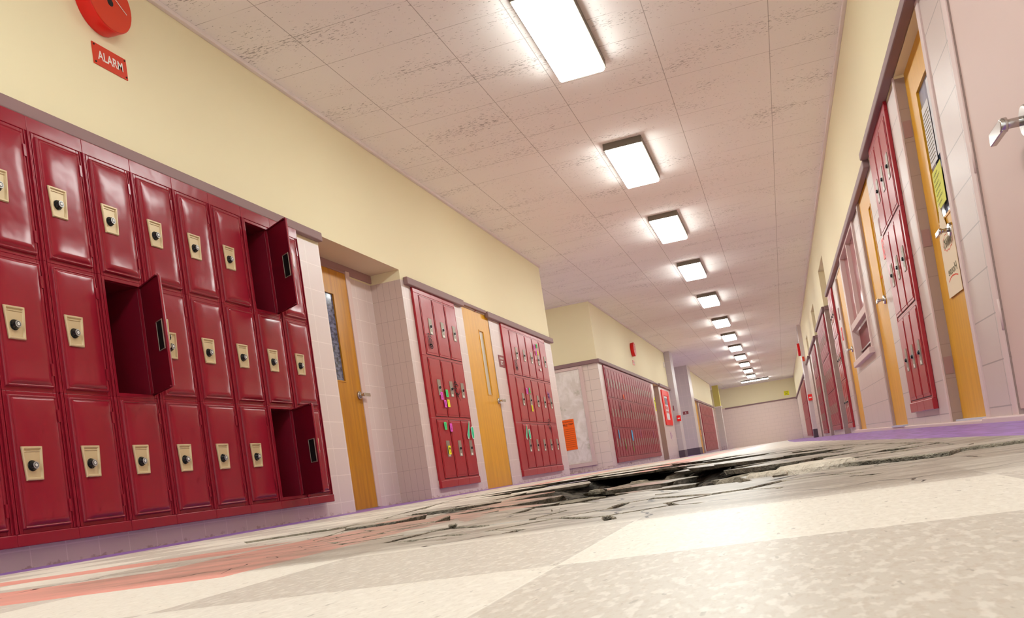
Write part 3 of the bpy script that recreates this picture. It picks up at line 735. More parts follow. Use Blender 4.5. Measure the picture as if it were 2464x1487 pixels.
XF = -3.09
OPEN = {(1, 1), (2, 5), (0, 5)}
for j in range(-2, 7):
    for r in range(3):
        u = 3.405+.3455*j-DX; z = .1375+.615*r
        op = (r, j) in OPEN
        if op: lab = {(1, 1): 'open crimson locker in the middle row with its door swung out', (2, 5): 'open crimson locker in the top row just under the mauve rail', (0, 5): 'open crimson locker in the bottom row near the bank end'}[(r, j)]
        else: lab = 'crimson locker with beige lock plate, %s row, %s column of the nearest bank' % (ROWN[r], ORDC[j+2])
        t = thing('locker', lab, 'locker', (XF, u, z), LEFT, 'crimson lockers of the nearest bank')
        link('body', MBODY, t, .0025)
        d = link('door', MD, t, 0, (DX+DW, -.001, DZ))
        link('lock_plate', MPLATE, d, .0015); link('combination_dial', MDIAL, d)
        for hz in (.085, .49): link('hinge', MH, d, 0, (0, 0, hz))
        panels(t, j+2, 9, r, 3, 0, P1, .1375, H1, .085, .0725, .02, 5.80-(3.405+.3455*7-DX), 'red', .008, .058)
        if op:
            d.rotation_euler = (0, 0, math.radians(57))
            b = MB()
            b.box(-.252, -.170, .004, .009, .200, .205); b.box(-.252, -.170, .004, .009, .349, .354); b.box(-.252, -.247, .004, .009, .205, .349); b.box(-.175, -.170, .004, .009, .205, .349)
            b.build('lock_box', M['plate'], d, .001)
            MB().box(-.247, -.175, .0035, .006, .205, .349).build('lock_recess', M['void'], d)
def small_set(pitch, H, style, mat):
    """meshes for a mid-distance locker: body, door, plate, dial"""
    b = MB(); ex = .013
    b.box(0, pitch, 0, .02, 0, H); b.box(.01, pitch-.01, .02, .24, .01, H-.01); b.box(ex-.005, pitch-ex+.005, -.0015, 0, .012, H-.012, 1); body = b.mesh('body', [M[mat], M['gap_shade']])  # thin dark plate behind the door imitates its shaded gap
    d = MB(); dw, dh = pitch-2*ex, H-.036
    d.box(-dw, 0, -.006, 0, 0, dh); d.box(-dw+.016, -.016, -.009, -.006, .018, dh-.018); door = d.mesh('door', [M[mat]])
    p = MB(); cx = -dw/2+ (.035 if style == 'mid' else 0); zc = .285
    p.box(cx-.043, cx+.043, -.013, -.009, zc-.08, zc+.08)
    if style == 'mid': p.box(cx-.03, cx+.03, -.0138, -.013, zc+.05, zc+.054); p.box(cx-.022, cx+.022, -.0138, -.013, zc-.074, zc-.052, 1)
    plate = p.mesh('lock_plate', [M['plate'], M['white']])
    q = MB().tube((cx, -.013, zc), (cx, -.026, zc), .015, .011, 12, 0); q.tube((cx, -.013, zc), (cx, -.0145, zc), .022, .022, 12, 1); dial = q.mesh('combination_dial', [M['black'], M['silver']])
    return body, door, plate, dial, ex, dw
def bank(side, plane, u_first, pitch, cols, z0, H, rows, mat, place, group, style='mid', out=.02, name_rows=None, pan=None):
    body, door, plate, dial, ex, dw = small_set(pitch, H, style, mat)
    nm = name_rows or ROWN
    for c in range(cols):
        for r in range(rows):
            u = u_first+c*pitch if side == 'L' else u_first-c*pitch
            lab = 'closed red locker, %s row, %s column, %s' % (nm[r], ORDC[c], place)
            t = thing('locker', lab, 'locker', wl(side, u, z0+r*H, out, plane), RZ[side], group)
            link('body', body, t, .002 if style == 'mid' else 0)
            d = link('door', door, t, .003 if style == 'mid' else 0, (pitch-ex, 0, .018))
            if style != 'tiny': link('lock_plate', plate, d)
            if style == 'mid': link('combination_dial', dial, d)
            zb, zt, lw, rw = pan
            panels(t, c, cols, r, rows, 0, pitch, z0, H, zb, zt-(z0+rows*H), lw, rw, mat, .012, out-.001)
# left banks 2,3
bank('L', -3.15, 8.115, .3355, 3, .13, .607, 3, 'red2', 'in the bank by the door recess', 'lockers of the three column bank', pan=(.06, 2.0, .115, .013))
bank('L', -3.15, 11.09, .3665, 5, .13, .605, 3, 'red2', 'in the bank right of the yellow door', 'lockers of the five column bank', pan=(.05, 1.99, .28, .012))
# bank 4
bank('L', -3.15, 17.56, .318, 20, .12, .60, 3, 'red3', 'in the long bank past the alcove', 'lockers of the long bank', style='far', pan=(.03, 1.965, .06, .12))
N5 = ['lowest', 'second lowest', 'middle', 'second highest', 'highest']
bank('L', -3.15, 38.6, .74, 9, -.06, .38, 5, 'red3', 'in the farthest left bank', 'lockers of the farthest left bank', style='tiny', name_rows=N5, pan=(-.09, 1.93, .09, .13))
# right banks
bank('R', .934, 7.16, .318, 3, .165, .612, 3, 'red2', 'right wall bank between two yellow doors', 'lockers of the near right bank', pan=(.095, 2.06, .04, .05))
bank('R', .934, 14.08, .295, 3, .10, .61, 3, 'red2', 'right wall bank beyond the service window', 'lockers of the bank beyond the service window', pan=(.04, 1.98, .03, .02))
bank('R', .934, 18.5, .326, 8, .10, .60, 3, 'red3', 'in the right bank past the first recess', 'lockers past the first right recess', style='far', pan=(.03, 1.965, .05, .03))
bank('R', .934, 22.85, .35, 6, .05, .60, 3, 'red3', 'in the right bank past the second recess', 'lockers past the second right recess', style='far', pan=(-.02, 1.93, .05, .05))
bank('R', .96, 40.1, .84, 8, -.05, .62, 3, 'red3', 'in the right bank beyond the grey pilaster', 'lockers beyond the grey pilaster', style='tiny', pan=(-.08, 1.88, .08, .08))

# ------------------------------------------------------------ doors
def lever(parent, x, z, direction=1, y=-.0, s=1.0, name='lever_handle'):
    b = MB(); b.tube((x, y, z), (x, y-.016*s, z), .038*s, .034*s, 20); b.tube((x, y-.012*s, z), (x, y-.055*s, z), .011*s, .011*s, 12)
    b.box(min(x-.012, x+direction*.11*s), max(x+.012, x+direction*.11*s), y-.062*s, y-.048*s, z-.015*s, z+.015*s)
    b.tube((x, y-.048*s, z), (x, y-.064*s, z), .017*s, .014*s, 16)
    return b.build(name, M['chrome'], parent, .003)
def door(n, side, plane, u0, u1, z0, z1, mat, label, win=None, glassm='frost', handle=None, jamb=None, y=0.0, hd=1, hinges=None):
    uo = u0 if side == 'L' else u1
    t = thing('door_%d' % n, label, None, wl(side, uo, z0, 0, plane), RZ[side], None, 'structure')
    W, H = u1-u0, z1-z0; X = (lambda u: u-u0) if side == 'L' else (lambda u: u1-u)
    b = MB(); th = .04
    if win:
        a, c = sorted((X(win[0]), X(win[1]))); e, f = win[2]-z0, win[3]-z0
        b.box(0, a, y, y+th, 0, H); b.box(c, W, y, y+th, 0, H); b.box(a, c, y, y+th, 0, e); b.box(a, c, y, y+th, f, H)
        b.build('leaf', M[mat], t)
        MB().box(a, c, y+.010, y+.016, e, f).build('window_pane', M[glassm], t)
        g = MB(); k = .012
        g.box(a-k, a, y-.004, y, e-k, f+k); g.box(c, c+k, y-.004, y, e-k, f+k); g.box(a, c, y-.004, y, e-k, e); g.box(a, c, y-.004, y, f, f+k)
        g.build('window_bead', M[mat], t)
    else:
        b.box(0, W, y, y+th, 0, H); b.build('leaf', M[mat], t, .003)
    if side == 'R' and n in (3, 4): MB().box(0, W, y-.04, y+.04, -.0125, .002).build('threshold', M['sill'], t)
    if handle: lever(t, X(handle[0]), handle[1]-z0, hd, y)
    return t, X
# left recess door (set in the back of the recess)
t1, X = door(1, 'L', -3.457, 6.36, 7.225, -.012, 2.05, 'oak', 'golden oak door in the left recess with narrow wired window', (6.72, 6.945, 1.08, 1.83), 'glassdark', (7.165, .965), y=-.02, hd=1)
b = MB(); b.box(X(7.225), X(7.225)+.075, -.03, .02, 0, 2.09); b.box(X(6.36)-.07, X(6.36), -.03, .02, 0, 2.09); b.build('door_frame', M['frame_pink'], t1, .003)
MB().box(X(6.36), X(7.225), -.03, .0, 2.062, 2.075).build('door_frame', M['lintel'], t1)
MB().box(X(6.725), X(6.80), -.014, -.011, .15+1.2, 1.80).build('taped_notice', M['lemon'], t1)
MB().box(X(6.725), X(6.80), -.014, -.011, 1.13, 1.32).build('taped_notice', M['paper'], t1)
MB().box(X(6.36), X(7.225), -.018, .04, -.05, .0).build('threshold', M['silver'], t1)
# left yellow door 2
t2, X = door(2, 'L', -3.15, 9.445, 10.375, -.022, 2.015, 'wood', 'flush yellow wooden door between the two mid left locker banks', (9.965, 10.12, 1.05, 1.80), 'frost', (10.315, .985), y=.006, hd=1)
# right door 1
t3, X = door(3, 'R', .988, 4.82, 5.755, .012, 2.06, 'wood', 'yellow oak door with notices on glass, nearest on the right wall', (5.10, 5.465, 1.094, 1.834), 'glassblue', (5.18, 1.0), y=0, hd=-1)
MB().box(X(5.40), X(5.20), -.004, -.002, 1.37, 1.70).build('printed_notice', M['paper'], t3)
q = MB()
for i in range(14): q.box(X(5.385), X(5.22), -.0052, -.0042, 1.395+i*.02, 1.399+i*.02)
q.build('printed_lines', M['inkgrey'], t3)
MB().box(X(5.17), X(5.105), -.004, -.002, 1.38, 1.78).build('printed_notice', M['paper'], t3)
for zz in (1.72, 1.07, .32): 
    MB().box(-.004, .0, -.05, -.006, zz-.05, zz+.05).build('hinge', M['lintel'], t3)
n_ = thing('paper_note', 'lemon yellow handwritten note taped inside the nearest right door glass', 'note', wl('R', 5.268, 1.25, .0, .982), RIGHT)
MB().prism([(-.135, -.105), (.125, -.10), (.135, .11), (-.125, .105)], -.002, 0).build('sheet', M['lemon'], n_)
q = MB()
for i in range(7):
    zz = .075-i*.026; q.ribbon([(-.10+k*.012, zz+.005*((-1)**k)+k*.0008) for k in range(15 if i % 2 else 12)], .0028, -.003)
q.build('handwriting', M['inkgrey'], n_)
n_ = thing('paper_sign', 'long cream paper sign hanging below the lever handle of the nearest right door', 'sign', wl('R', 5.30, .86, .0, .982), RIGHT)
MB().prism([(-.195, -.18), (.18, -.185), (.19, .15), (.06, .16), (-.06, .33), (-.14, .17), (-.19, .15)], -.003, 0).build('sheet', M['cream'], n_)
text('handwriting', "HANNAH'S", M['inkgrey'], .22, .05, n_, (.02, -.0035, .10), mirror=True)
text('handwriting', 'House', M['inkgrey'], .24, .045, n_, (.02, -.0035, -.05), mirror=True)
q = MB(); q.ribbon([(-.12, -.10), (-.06, -.085), (0, -.082), (.08, -.088), (.14, -.1)], .007, -.0035); q.build('red_underline', M['redink'], n_); q = MB()
for k in range(22):
    a = 2*PI*k/22; a2 = 2*PI*(k+1)/22; q.ribbon([(.02+math.cos(a)*.135*(1+.08*(k % 2)), .10+math.sin(a)*.04*(1+.2*(k % 2))), (.02+math.cos(a2)*.135*(1+.08*((k+1) % 2)), .10+math.sin(a2)*.04*(1+.2*((k+1) % 2)))], .004, -.0035)
q.build('red_outline', M['redink'], n_)
# right door 2
t4, X = door(4, 'R', .938, 7.745, 8.56, .012, 2.02, 'wood', 'yellow wooden door with slim window, second along the right wall', (7.80, 7.93, 1.06, 1.79), 'frost', (7.85, 1.03), y=0, hd=-1)
MB().box(X(7.93), X(7.80), .004, .006, 1.2, 1.215).build('red_strip', M['brightred'], t4)
MB().box(X(8.65), X(8.56), -.02, .05, 0, 2.02).build('door_frame', M['jamb'], t4)
t5, X = door(5, 'R', .938, 11.52, 12.2, -.02, 1.95, 'wood', 'narrow looking yellow door beyond the service window on the right wall', None, 'frost', (11.62, .975), y=0, hd=-1)
MB().box(X(12.38), X(12.2), -.02, .05, 0, 1.95).build('door_frame', M['jamb'], t5)
# far left doors
t6, X = door(6, 'L', -3.15, 24.63, 25.7, -.1, 1.99, 'wood', 'recessed yellow door beside the red framed display', None, 'frost', (25.45, .93), y=.15, hd=-1)
MB().box(X(25.2), X(25.45), .10, .15, 1.85, 1.93).build('door_closer', M['plate'], t6)
t7, X = door(7, 'L', -3.15, 36.55, 38.0, -.16, 1.96, 'wood', 'yellow door on the farthest left wall section', None, 'frost', (37.85, .85), y=.06, hd=-1)
# near pink door with frame and lever
t8, X = door(8, 'R', .94, 3.19, 4.205, .034, 2.05, 'pinkdoor', 'large flat pinkish door at the right edge of the picture', None, 'frost', None, y=0)
lever(t8, X(3.40), .99-.034, -1, 0, 1.5)
for zz in (1.07, .40): MB().tube((X(4.215), -.008, zz-.065), (X(4.215), -.008, zz+.065), .006, n=8).build('hinge', M['frame_pink'], t8)
b = MB(); b.box(X(4.285), X(4.212), -.012, .02, -.04, 2.04); b.build('door_frame', M['frame_pink'], t8, .003)
trim(.925, .95, 4.745, 4.811, .0, 2.055, 'frame_pink', 'pinkish door frame strip beside the nearest oak door', .003)
trim(.925, .95, 5.764, 5.80, -.03, 2.055, 'frame_pink', 'pinkish door frame strip on the hinge side', .003)

# ------------------------------------------------------------ service window on the right wall
wn = thing('window_1', 'service window with red reflecting panes and a raised lower sash', None, wl('R', 11.10, .78, 0), RIGHT, None, 'structure')
Wd = 1.82
b = MB(); f = .05
b.box(-f, .006, -.02, .08, 0, 1.24); b.box(Wd-.006, Wd+f, -.02, .08, 0, 1.24); b.box(.006, Wd-.006, -.02, .08, 1.19, 1.24); b.build('frame', M['frame_pink'], wn, .005)
MB().box(-.08, Wd+.08, -.05, .1, -.06, 0).build('sill', M['frame_pink'], wn, .006)
MB().box(0, Wd, -.015, .04, .35, .42).build('meeting_rail', M['frame_pink'], wn, .005)
MB().box(Wd*.46, Wd*.46+.05, -.01, .04, .42, 1.19).build('mullion', M['frame_pink'], wn, .004)
MB().box(0, Wd*.46, .03, .036, .42, 1.19).build('pane', M['blindred'], wn)
MB().box(Wd*.46+.05, Wd, .03, .036, .42, 1.19).build('pane', M['blindred'], wn)
MB().box(0, Wd, .06, .07, 0, .35).build('shutter', M['redin'], wn)
MB().box(0, Wd, .045, .055, .10, .115).build('shutter_bar', M['silver'], wn)

# ------------------------------------------------------------ notice board on the alcove wall
nb = thing('display_board', 'framed white board smeared with paint on the alcove wall', 'board', (-4.18, 17.04, .055), 0)
b = MB(); b.box(-.725, -.65, -.03, 0, .07, 1.92); b.box(.65, .725, -.03, 0, .07, 1.92); b.box(-.65, .65, -.03, 0, 1.865, 1.92); b.box(-.74, .74, -.04, 0, 0, .07)
b.build('frame', M['frame_pink'], nb, .004)
MB().box(-.65, .65, -.012, 0, .075, 1.865).build('board', M['board'], nb)
ps = thing('poster', 'orange field trip sign-up poster on the white board', 'poster', (-4.01, 17.026, .405), 0)
MB().box(-.236, .236, -.003, 0, 0, .59).build('sheet', M['orange'], ps)
text('heading', 'JUNIOR HIGH SCHOOL', M['ink'], .43, .028, ps, (0, -.004, .545)); text('heading', 'HISTORY FIELD TRIP', M['ink'], .43, .028, ps, (0, -.004, .495))
q = MB()
for i in range(10): q.box(-.22, .22, -.0042, -.003, .06+i*.038, .063+i*.038)
q.box(-.2, -.197, -.0042, -.003, .03, .44); q.box(.0, .1, -.0042, -.003, .465, .47)
q.build('ruled_lines', M['ink'], ps)

# ------------------------------------------------------------ alarms, signs
def alarm_horn(u, z, r, dep, label, plane=-3.15):
    t = thing('alarm_horn', label, 'alarm', wl('L', u, z, 0, plane), LEFT)
    b = MB(); b.tube((0, 0, 0), (0, -dep, 0), r*.97, r, 48); b.build('casing', M['hornside'], t, .004)
    MB().tube((0, -dep, 0), (0, -dep-.003, 0), r*.985, r*.97, 48).build('face_plate', M['horn'], t)
    MB().tube((0, -dep-.003, -.01), (0, -dep-.004, -.01), r*.13, r*.13, 24).build('sound_hole', M['void'], t)
    q = MB(); pts = [(r*.12+math.cos(a)*r*.16, r*.33+math.sin(a)*r*.16) for a in [2*PI*i/20 for i in range(21)]]
    q.ribbon(pts, .006, -dep-.005); q.ribbon([(r*.2, r*.18), (r*.55, -r*.05), (r*.72, -r*.15)], .006, -dep-.005); q.ribbon([(-r*.5, r*.6), (-r*.2, r*.4), (r*.1, r*.55), (r*.5, r*.5)], .006, -dep-.005)
    q.build('swirl_emblem', M['white'], t)
    return t
def alarm_sign(u, z, w_, h, label):
    t = thing('alarm_sign', label, 'sign', wl('L', u, z), LEFT)
    MB().box(-w_/2, w_/2, -.006, 0, -h/2, h/2).build('plate', M['horn'], t, .001)
    text('lettering', 'ALARM', M['white'], w_*.74, h*.42, t, (0, -.0065, 0))
    for sx in (-1, 1):
        for sz in (-1, 1): MB().tube((sx*w_*.45, -.006, sz*h*.4), (sx*w_*.45, -.009, sz*h*.4), h*.045, n=10).build('screw', M['black'], t)
    return t
HORN1 = (4.042, 2.916)
alarm_horn(HORN1[0], HORN1[1], .17, .09, 'round red alarm horn cut by the top edge above the nearest lockers')
alarm_sign(4.093, 2.626, .26, .12, 'orange red ALARM sign under the nearest alarm horn')
alarm_horn(21.72, 2.652, .17, .08, 'round red alarm horn above the long locker bank')
alarm_sign(21.73, 2.338, .28, .115, 'small red ALARM sign under the far alarm horn')
def plaque(side, u, z, w_, h, mat, label, lines=(), tm='white', plane=None, cat='sign', name='wall_sign'):
    t = thing(name, label, cat, wl(side, u, z, 0, plane), RZ[side]); MB().box(-w_/2, w_/2, -.005, 0, -h/2, h/2).build('plate', M[mat], t, .001)
    for s_, zz, ww, hh in lines: text('lettering', s_, M[tm], ww, hh, t, (0, -.0055, zz))
    return t
plaque('L', 10.675, 1.493, .222, .148, 'maroon', 'maroon room sign reading SET beside the left yellow door', (('WORKROOM', .035, .15, .026), ('SET', -.02, .1, .048)))
plaque('L', 9.92, 2.0255, .04, .03, 'maroon', 'tiny maroon tag above the left yellow door')
plaque('R', 7.34, 1.525, .19, .13, 'maroon', 'small maroon room sign beside the second right door', (('121', 0, .09, .04),))
plaque('R', 7.36, 1.355, .19, .15, 'brightred', 'red accessibility sign below the maroon sign', ())
def access_symbol(parent, s):
    q = MB(); q.tube((-.1*s, -.006, .33*s), (-.1*s, -.0065, .33*s), .08*s, n=12)
    q.ribbon([(-.1*s, .22*s), (-.06*s, -.02*s), (.16*s, -.02*s), (.26*s, -.28*s), (.36*s, -.24*s)], .06*s, -.0062); q.ribbon([(-.08*s, .12*s), (.14*s, .12*s)], .05*s, -.0062)
    q.ribbon([(-.04*s+math.cos(a)*.25*s, -.17*s+math.sin(a)*.25*s) for a in [PI*.55+i*PI*1.25/14 for i in range(15)]], .05*s, -.0062)
    return q.build('wheelchair_symbol', M['white'], parent)
access_symbol(bpy.data.objects['wall_sign.003'], .13)
plaque('R', 12.75, 1.55, .12, .16, 'maroon', 'small maroon sign left of the third right door'); plaque('R', 12.75, 1.28, .12, .17, 'brightred', 'small red sign below the maroon sign by the third right door')
access_symbol(bpy.data.objects['wall_sign.005'], .12)
plaque('F', -3.32, 1.45, .2, .115, 'maroon', 'maroon sign on the broad grey pillar', (('A', 0, .06, .06),), plane=34.1)
plaque('F', .48, 2.35, .27, .24, 'yelnote', 'yellow caution sign on the yellow part of the end wall', (('WATCH OUT', .07, .22, .05), ('STOP HERE', -.08, .2, .04)), 'ink', 51.8)
q = MB(); q.ribbon([(-.07, .01), (-.03, -.02), (.03, -.02), (.07, .01)], .03, -.006); q.build('mark', M['inkgrey'], bpy.data.objects['wall_sign.007'])
plaque('L', 17.6, .90, .13, .125, 'yelnote', 'yellow sticker at the left edge of the long bank', (('0', 0, .05, .07),), 'redink', name='sticker', cat='sticker')
t = plaque('L', 24.5, 1.42, .16, .37, 'yelnote', 'tall yellow warning strip left of the recessed far door', (), 'ink', name='warning_strip', cat='sign')
q = MB(); q.prism([(-.05, .12), (.05, .12), (0, .04)], -.007, -.005)
for i in range(6): q.box(-.03, .03, -.0065, -.005, -.15+i*.03, -.135+i*.03)
q.build('lettering', M['ink'], t)
t = plaque('L', 36.9, 1.3, .4, .45, 'yelnote', 'yellow warning strip on the farthest left door', (), plane=-3.21, name='warning_strip', cat='sign')
MB().box(-.05, .05, -.0065, -.005, -.15, .15).build('lettering', M['ink'], t)
t = plaque('L', 38.05, .70, .22, .26, 'brightred', 'small red notice by the farthest left door handle', (), plane=-3.21, cat='notice', name='notice'); MB().box(-.04, .04, -.0065, -.005, -.1, .1).build('lettering', M['white'], t)
# red framed display
t = thing('display_case', 'bright red framed display case with papers on the second wall section', 'display case', wl('L', 26.93, 1.39), LEFT)
def roundrect(w_, h, r, n=5):
    o = []
    for cx, cz, a0 in ((w_-r, h-r, 0), (-w_+r, h-r, PI/2), (-w_+r, -h+r, PI), (w_-r, -h+r, 1.5*PI)):
        for i in range(n+1): a = a0+PI/2*i/n; o.append((cx+math.cos(a)*r, cz+math.sin(a)*r))
    return o
def ring(outer, inner, y0, y1):
    b = MB(); n = len(outer)
    for i in range(n):
        j = (i+1) % n
        b.face([(outer[i][0], y0, outer[i][1]), (outer[j][0], y0, outer[j][1]), (inner[j][0], y0, inner[j][1]), (inner[i][0], y0, inner[i][1])][::-1])
        b.face([(outer[i][0], y0, outer[i][1]), (outer[j][0], y0, outer[j][1]), (outer[j][0], y1, outer[j][1]), (outer[i][0], y1, outer[i][1])])
        b.face([(inner[i][0], y0, inner[i][1]), (inner[j][0], y0, inner[j][1]), (inner[j][0], y1, inner[j][1]), (inner[i][0], y1, inner[i][1])][::-1])
    return b
ring(roundrect(.80, .515, .06), roundrect(.45, .36, .01), -.03, 0).build('frame', M['brightred'], t)
MB().box(-.45, .45, -.008, 0, -.36, .36).build('backing', M['paper'], t)
MB().box(-.42, .40, -.011, -.008, .10, .30).build('photo_print', M['glassblue'], t)
text('lettering', 'FIRE EXIT', M['redink'], .62, .09, t, (0, -.010, .0)); text('lettering', 'KEEP CLEAR', M['redink'], .5, .07, t, (.05, -.010, -.12))
# pull stations
def pull(x, y, z, label, s=1.0):
    t = thing('fire_alarm_pull', label, 'fire alarm', (x, y, z), 0); MB().box(-.06*s, .06*s, -.05, 0, -.09*s, .09*s).build('casing', M['brightred'], t, .006)
    MB().box(-.035*s, .035*s, -.06, -.05, -.02*s, .012*s).build('pull_handle', M['white'], t, .003); return t
pull(-2.985, 28.32, 1.085, 'red fire alarm pull box on the slim left pilaster'); pull(.88, 27.6, 1.05, 'red fire alarm pull box on the right pilaster')
t = thing('alarm_horn', 'red alarm horn on the right pilaster', 'alarm', (.83, 28.0, 2.50), RIGHT); MB().tube((0, 0, 0), (0, -.07, 0), .19, .19, 32).build('casing', M['hornside'], t, .004); MB().tube((0, -.07, 0), (0, -.073, 0), .18, .18, 32).build('face_plate', M['horn'], t)
plaque('F', .87, 2.18, .06, .14, 'horn', 'narrow red sign under the horn on the right pilaster', plane=27.6)
plaque('F', -3.10, 1.42, .03, .16, 'maroon', 'slim maroon strip on the slim left pilaster', plane=28.32)
t = thing('sensor_box', 'small white sensor box high on the second wall section', 'sensor', wl('L', 27.9, 2.76), LEFT); MB().box(-.06, .06, -.03, 0, -.08, .08).build('casing', M['white'], t, .004)

# ------------------------------------------------------------ sticky notes, stickers and graffiti
def note(u, z, mat, label, w_=.064, h=.075, out=.0375, lean=0, group=None):
    t = thing('sticky_note', label, 'sticky note', wl('L', u, z, out), LEFT, group)
    MB().prism([(-w_/2, -h/2), (w_/2, -h/2), (w_/2, h/2), (-w_/2, h/2)], -.0012, 0).build('paper', M[mat], t)
    q = MB(); r_ = random.Random(int(u*997)); x = 0
    q.ribbon([(-.010+.020*((i+1) % 2)*r_.uniform(.5, 1), h*.34-i*h*.075) for i in range(10)], .003, -.002); q.build('handwriting', M['ink'], t)
    return t
note(8.333, .957, 'pinknote', 'pink sticky note over the lock of the three column bank, middle row')
note(8.484, .988, 'greennote', 'green sticky note right of the pink one, middle row of the three column bank')
note(8.401, .881, 'pinknote', 'lower pink sticky note, middle row of the three column bank')
note(8.492, .888, 'yelnote', 'yellow sticky note, middle row of the three column bank')
note(8.309, .657, 'greennote', 'green sticky note in the bottom row of the three column bank')
note(8.459, .643, 'pinknote', 'pink sticky note in the bottom row of the three column bank', h=.082)
note(8.316, .418, 'yelnote', 'yellow sticky note covering a bottom lock of the three column bank', h=.086, out=.042)
note(12.246, 1.814, 'pinknote', 'upper pink sticky note at the top of the five column bank', .05, .072)
note(12.398, 1.841, 'greennote', 'green sticky note at the top of the five column bank', .05, .062)
note(12.315, 1.737, 'pinknote', 'lower pink sticky note at the top of the five column bank', .05, .066)
note(12.402, 1.742, 'yelnote', 'yellow sticky note at the top of the five column bank', .05, .062)
note(11.514, 1.157, 'pinknote', 'pink sticky note in the middle row of the five column bank', .055, .08)
note(11.662, 1.17, 'greennote', 'green sticky note in the middle row of the five column bank', .05, .072)
note(11.661, .93, 'yelnote', 'yellow sticky note under a middle lock of the five column bank', .06, .084)
def sticker(u, z, poly, mat, label, out=.0375, border='white'):
    t = thing('sticker', label, 'sticker', wl('L', u, z, out), LEFT)
    MB().prism([(x*1.35+math.copysign(.002, x), z_*1.12) for x, z_ in poly], -.0008, 0).build('border', M[border], t); MB().prism(poly, -.0016, -.0008).build('print', M[mat], t); return t
S1 = [(-.038, -.075), (-.018, -.085), (.0, -.06), (.042, .085), (.038, .095), (.02, .07), (-.046, -.04)]
S2 = [(-.02, -.06), (.02, -.06), (.035, -.02), (.03, .05), (.0, .062), (-.03, .05), (-.03, -.02)]
sticker(8.968, .614, S1, 'mint', 'tall green and white splash sticker on the lower right of the three column bank')
sticker(9.088, .594, S2, 'mint', 'rounded green sticker beside the tall one on the three column bank')
sticker(11.206, .604, S1, 'mint', 'tall green and white splash sticker in the bottom row of the five column bank')
sticker(11.331, .583, S2, 'mint', 'rounded green sticker in the bottom row of the five column bank')
sticker(12.43, 1.508, [(-.03, -.015), (.03, -.018), (.02, .0), (.028, .018), (-.01, .0), (-.03, .018)], 'white', 'torn white scrap in the top row of the five column bank')
def graffiti(u, z, strokes, mat, label, side='L', out=.0372, plane=None, wd=.0085):
    t = thing('graffiti', label, 'graffiti', wl(side, u, z, out, plane), RZ[side]); q = MB()
    for s_ in strokes: q.ribbon(s_, wd, -.001)
    q.build('stroke', M[mat], t); return t
def loop(cx, cz, rx, rz, a0=0, a1=2*PI, n=18): return [(cx+math.cos(a0+(a1-a0)*i/n)*rx, cz+math.sin(a0+(a1-a0)*i/n)*rz) for i in range(n+1)]
SCRIB = [loop(.0, .055, .05, .035, -.5, 5.2), loop(.03, .01, .075, .055, .8, 6.5), [(-.12, -.0), (-.1, .02), (-.05, .015), (.0, -.03), (.03, -.06), (.09, -.1)], [(.0, .10), (.02, .085), (.0, .075)], loop(.03, -.045, .02, .018)]
STAMP = [loop(0, -.045, .045, .02), loop(0, -.04, .03, .01), [(-.03, -.04), (-.035, .02), (-.01, .035), (.03, .02), (.035, -.04)], [(-.01, -.03), (-.01, .025)], [(.01, -.03), (.015, .02)], [(-.05, .04), (-.045, .06), (-.03, .04)], [(-.02, .045), (-.02, .06)], [(.0, .045), (.02, .062), (.03, .045)], [(-.055, -.02), (-.06, .01)], [(.055, -.02), (.06, .012)], [(-.055, .075), (-.02, .078)], [(.0, .075), (.05, .08)]]
graffiti(8.76, 1.03, SCRIB, 'ink', 'black looping scrawl across the middle row of the three column bank', out=.0405)
graffiti(8.243, 1.487, STAMP, 'ink', 'black inked crest drawing on the top row of the three column bank')
graffiti(12.44, .705, [[(x*.8, z_) for x, z_ in s_] for s_ in SCRIB], 'ink', 'black looping scrawl low on the five column bank')
graffiti(11.205, 1.475, [[(x*.9, z_*.9) for x, z_ in s_] for s_ in STAMP], 'ink', 'black inked crest drawing on the top row of the five column bank')
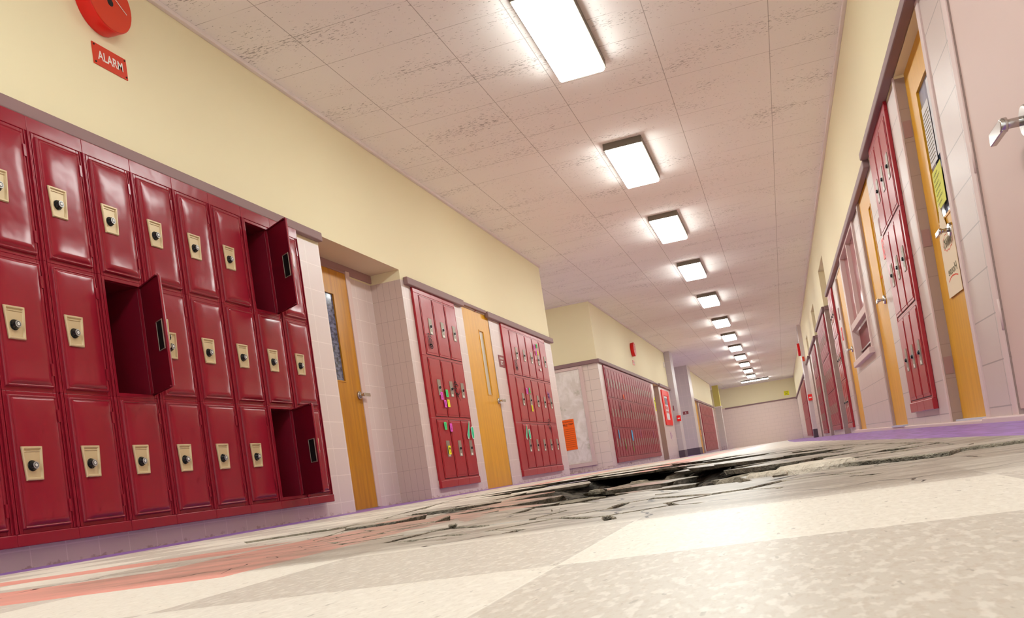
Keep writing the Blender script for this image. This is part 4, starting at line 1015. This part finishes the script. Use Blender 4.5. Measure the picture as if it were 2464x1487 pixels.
graffiti(12.65, 1.13, [[(-.05, .08), (-.02, .02), (.0, -.05)], [(.0, .06), (.02, .0), (.05, .05), (.04, -.06)], loop(0, .01, .03, .03)], 'violet', 'violet and white smudge tag on the five column bank', wd=.012)
graffiti(27.0, .565, [[(-.25, .14), (-.1, -.02), (.1, .13)], loop(-.05, 0, .12, .08), [(0, .12), (.05, -.14)], [(.1, -.05), (.26, .02)]], 'mauvespray', 'faint magenta scribble under the red framed display', out=.002, wd=.02)
for u, z, m_, l_ in ((18.64, 1.16, 'ink', 'black tag on the second locker column of the long bank'), (20.0, 1.15, 'ink', 'black tag near the middle of the long bank'), (21.95, 1.13, 'ink', 'black tag right of the middle of the long bank'),
                     (20.9, .60, 'mauvespray', 'magenta spray streak low on the long bank'), (23.0, .59, 'mauvespray', 'magenta spray streak at the right of the long bank'), (18.6, .36, 'limespray', 'lime spray spot low on the left of the long bank'), (19.55, .30, 'limespray', 'lime spray drip below the blue tape of the long bank')):
    graffiti(u, z, [[(-.05, .11), (.0, .07), (-.03, .02)], loop(.0, -.02, .05, .04), [(.0, 0), (.04, -.11)]], m_, l_, wd=.018)
def strip(u, z, w_, h, mat, label, out=.0375):
    t = thing('tape_strip', label, 'tape', wl('L', u, z, out), LEFT); MB().prism([(-w_/2, -h/2+.02), (w_/2, -h/2), (w_/2, h/2-.01), (-w_/2, h/2)], -.0012, 0).build('tape', M[mat], t)
strip(17.99, .585, .085, .20, 'blue', 'left blue tape strip on the bottom row of the long bank'); strip(19.64, .565, .16, .245, 'blue', 'right blue tape strip on the bottom row of the long bank')
strip(19.28, 1.40, .10, .105, 'orange', 'small orange tag on the top row of the long bank')
graffiti(18.3, .95, [[(0, .15), (.03, -.12)]], 'ink', 'dark claw mark across the second tag of the right bank', side='R', out=.0372, wd=.02)
# floor border along the left wall is paint; vents under the long bank
for u in (19.1, 21.9):
    t = plaque('L', u, .0-.015, .06, .05, 'lintel', 'small dark hole plate low in the tiles below the long bank' if u < 20 else 'second small hole plate low in the tiles below the long bank', cat='plate', name='hole_plate')
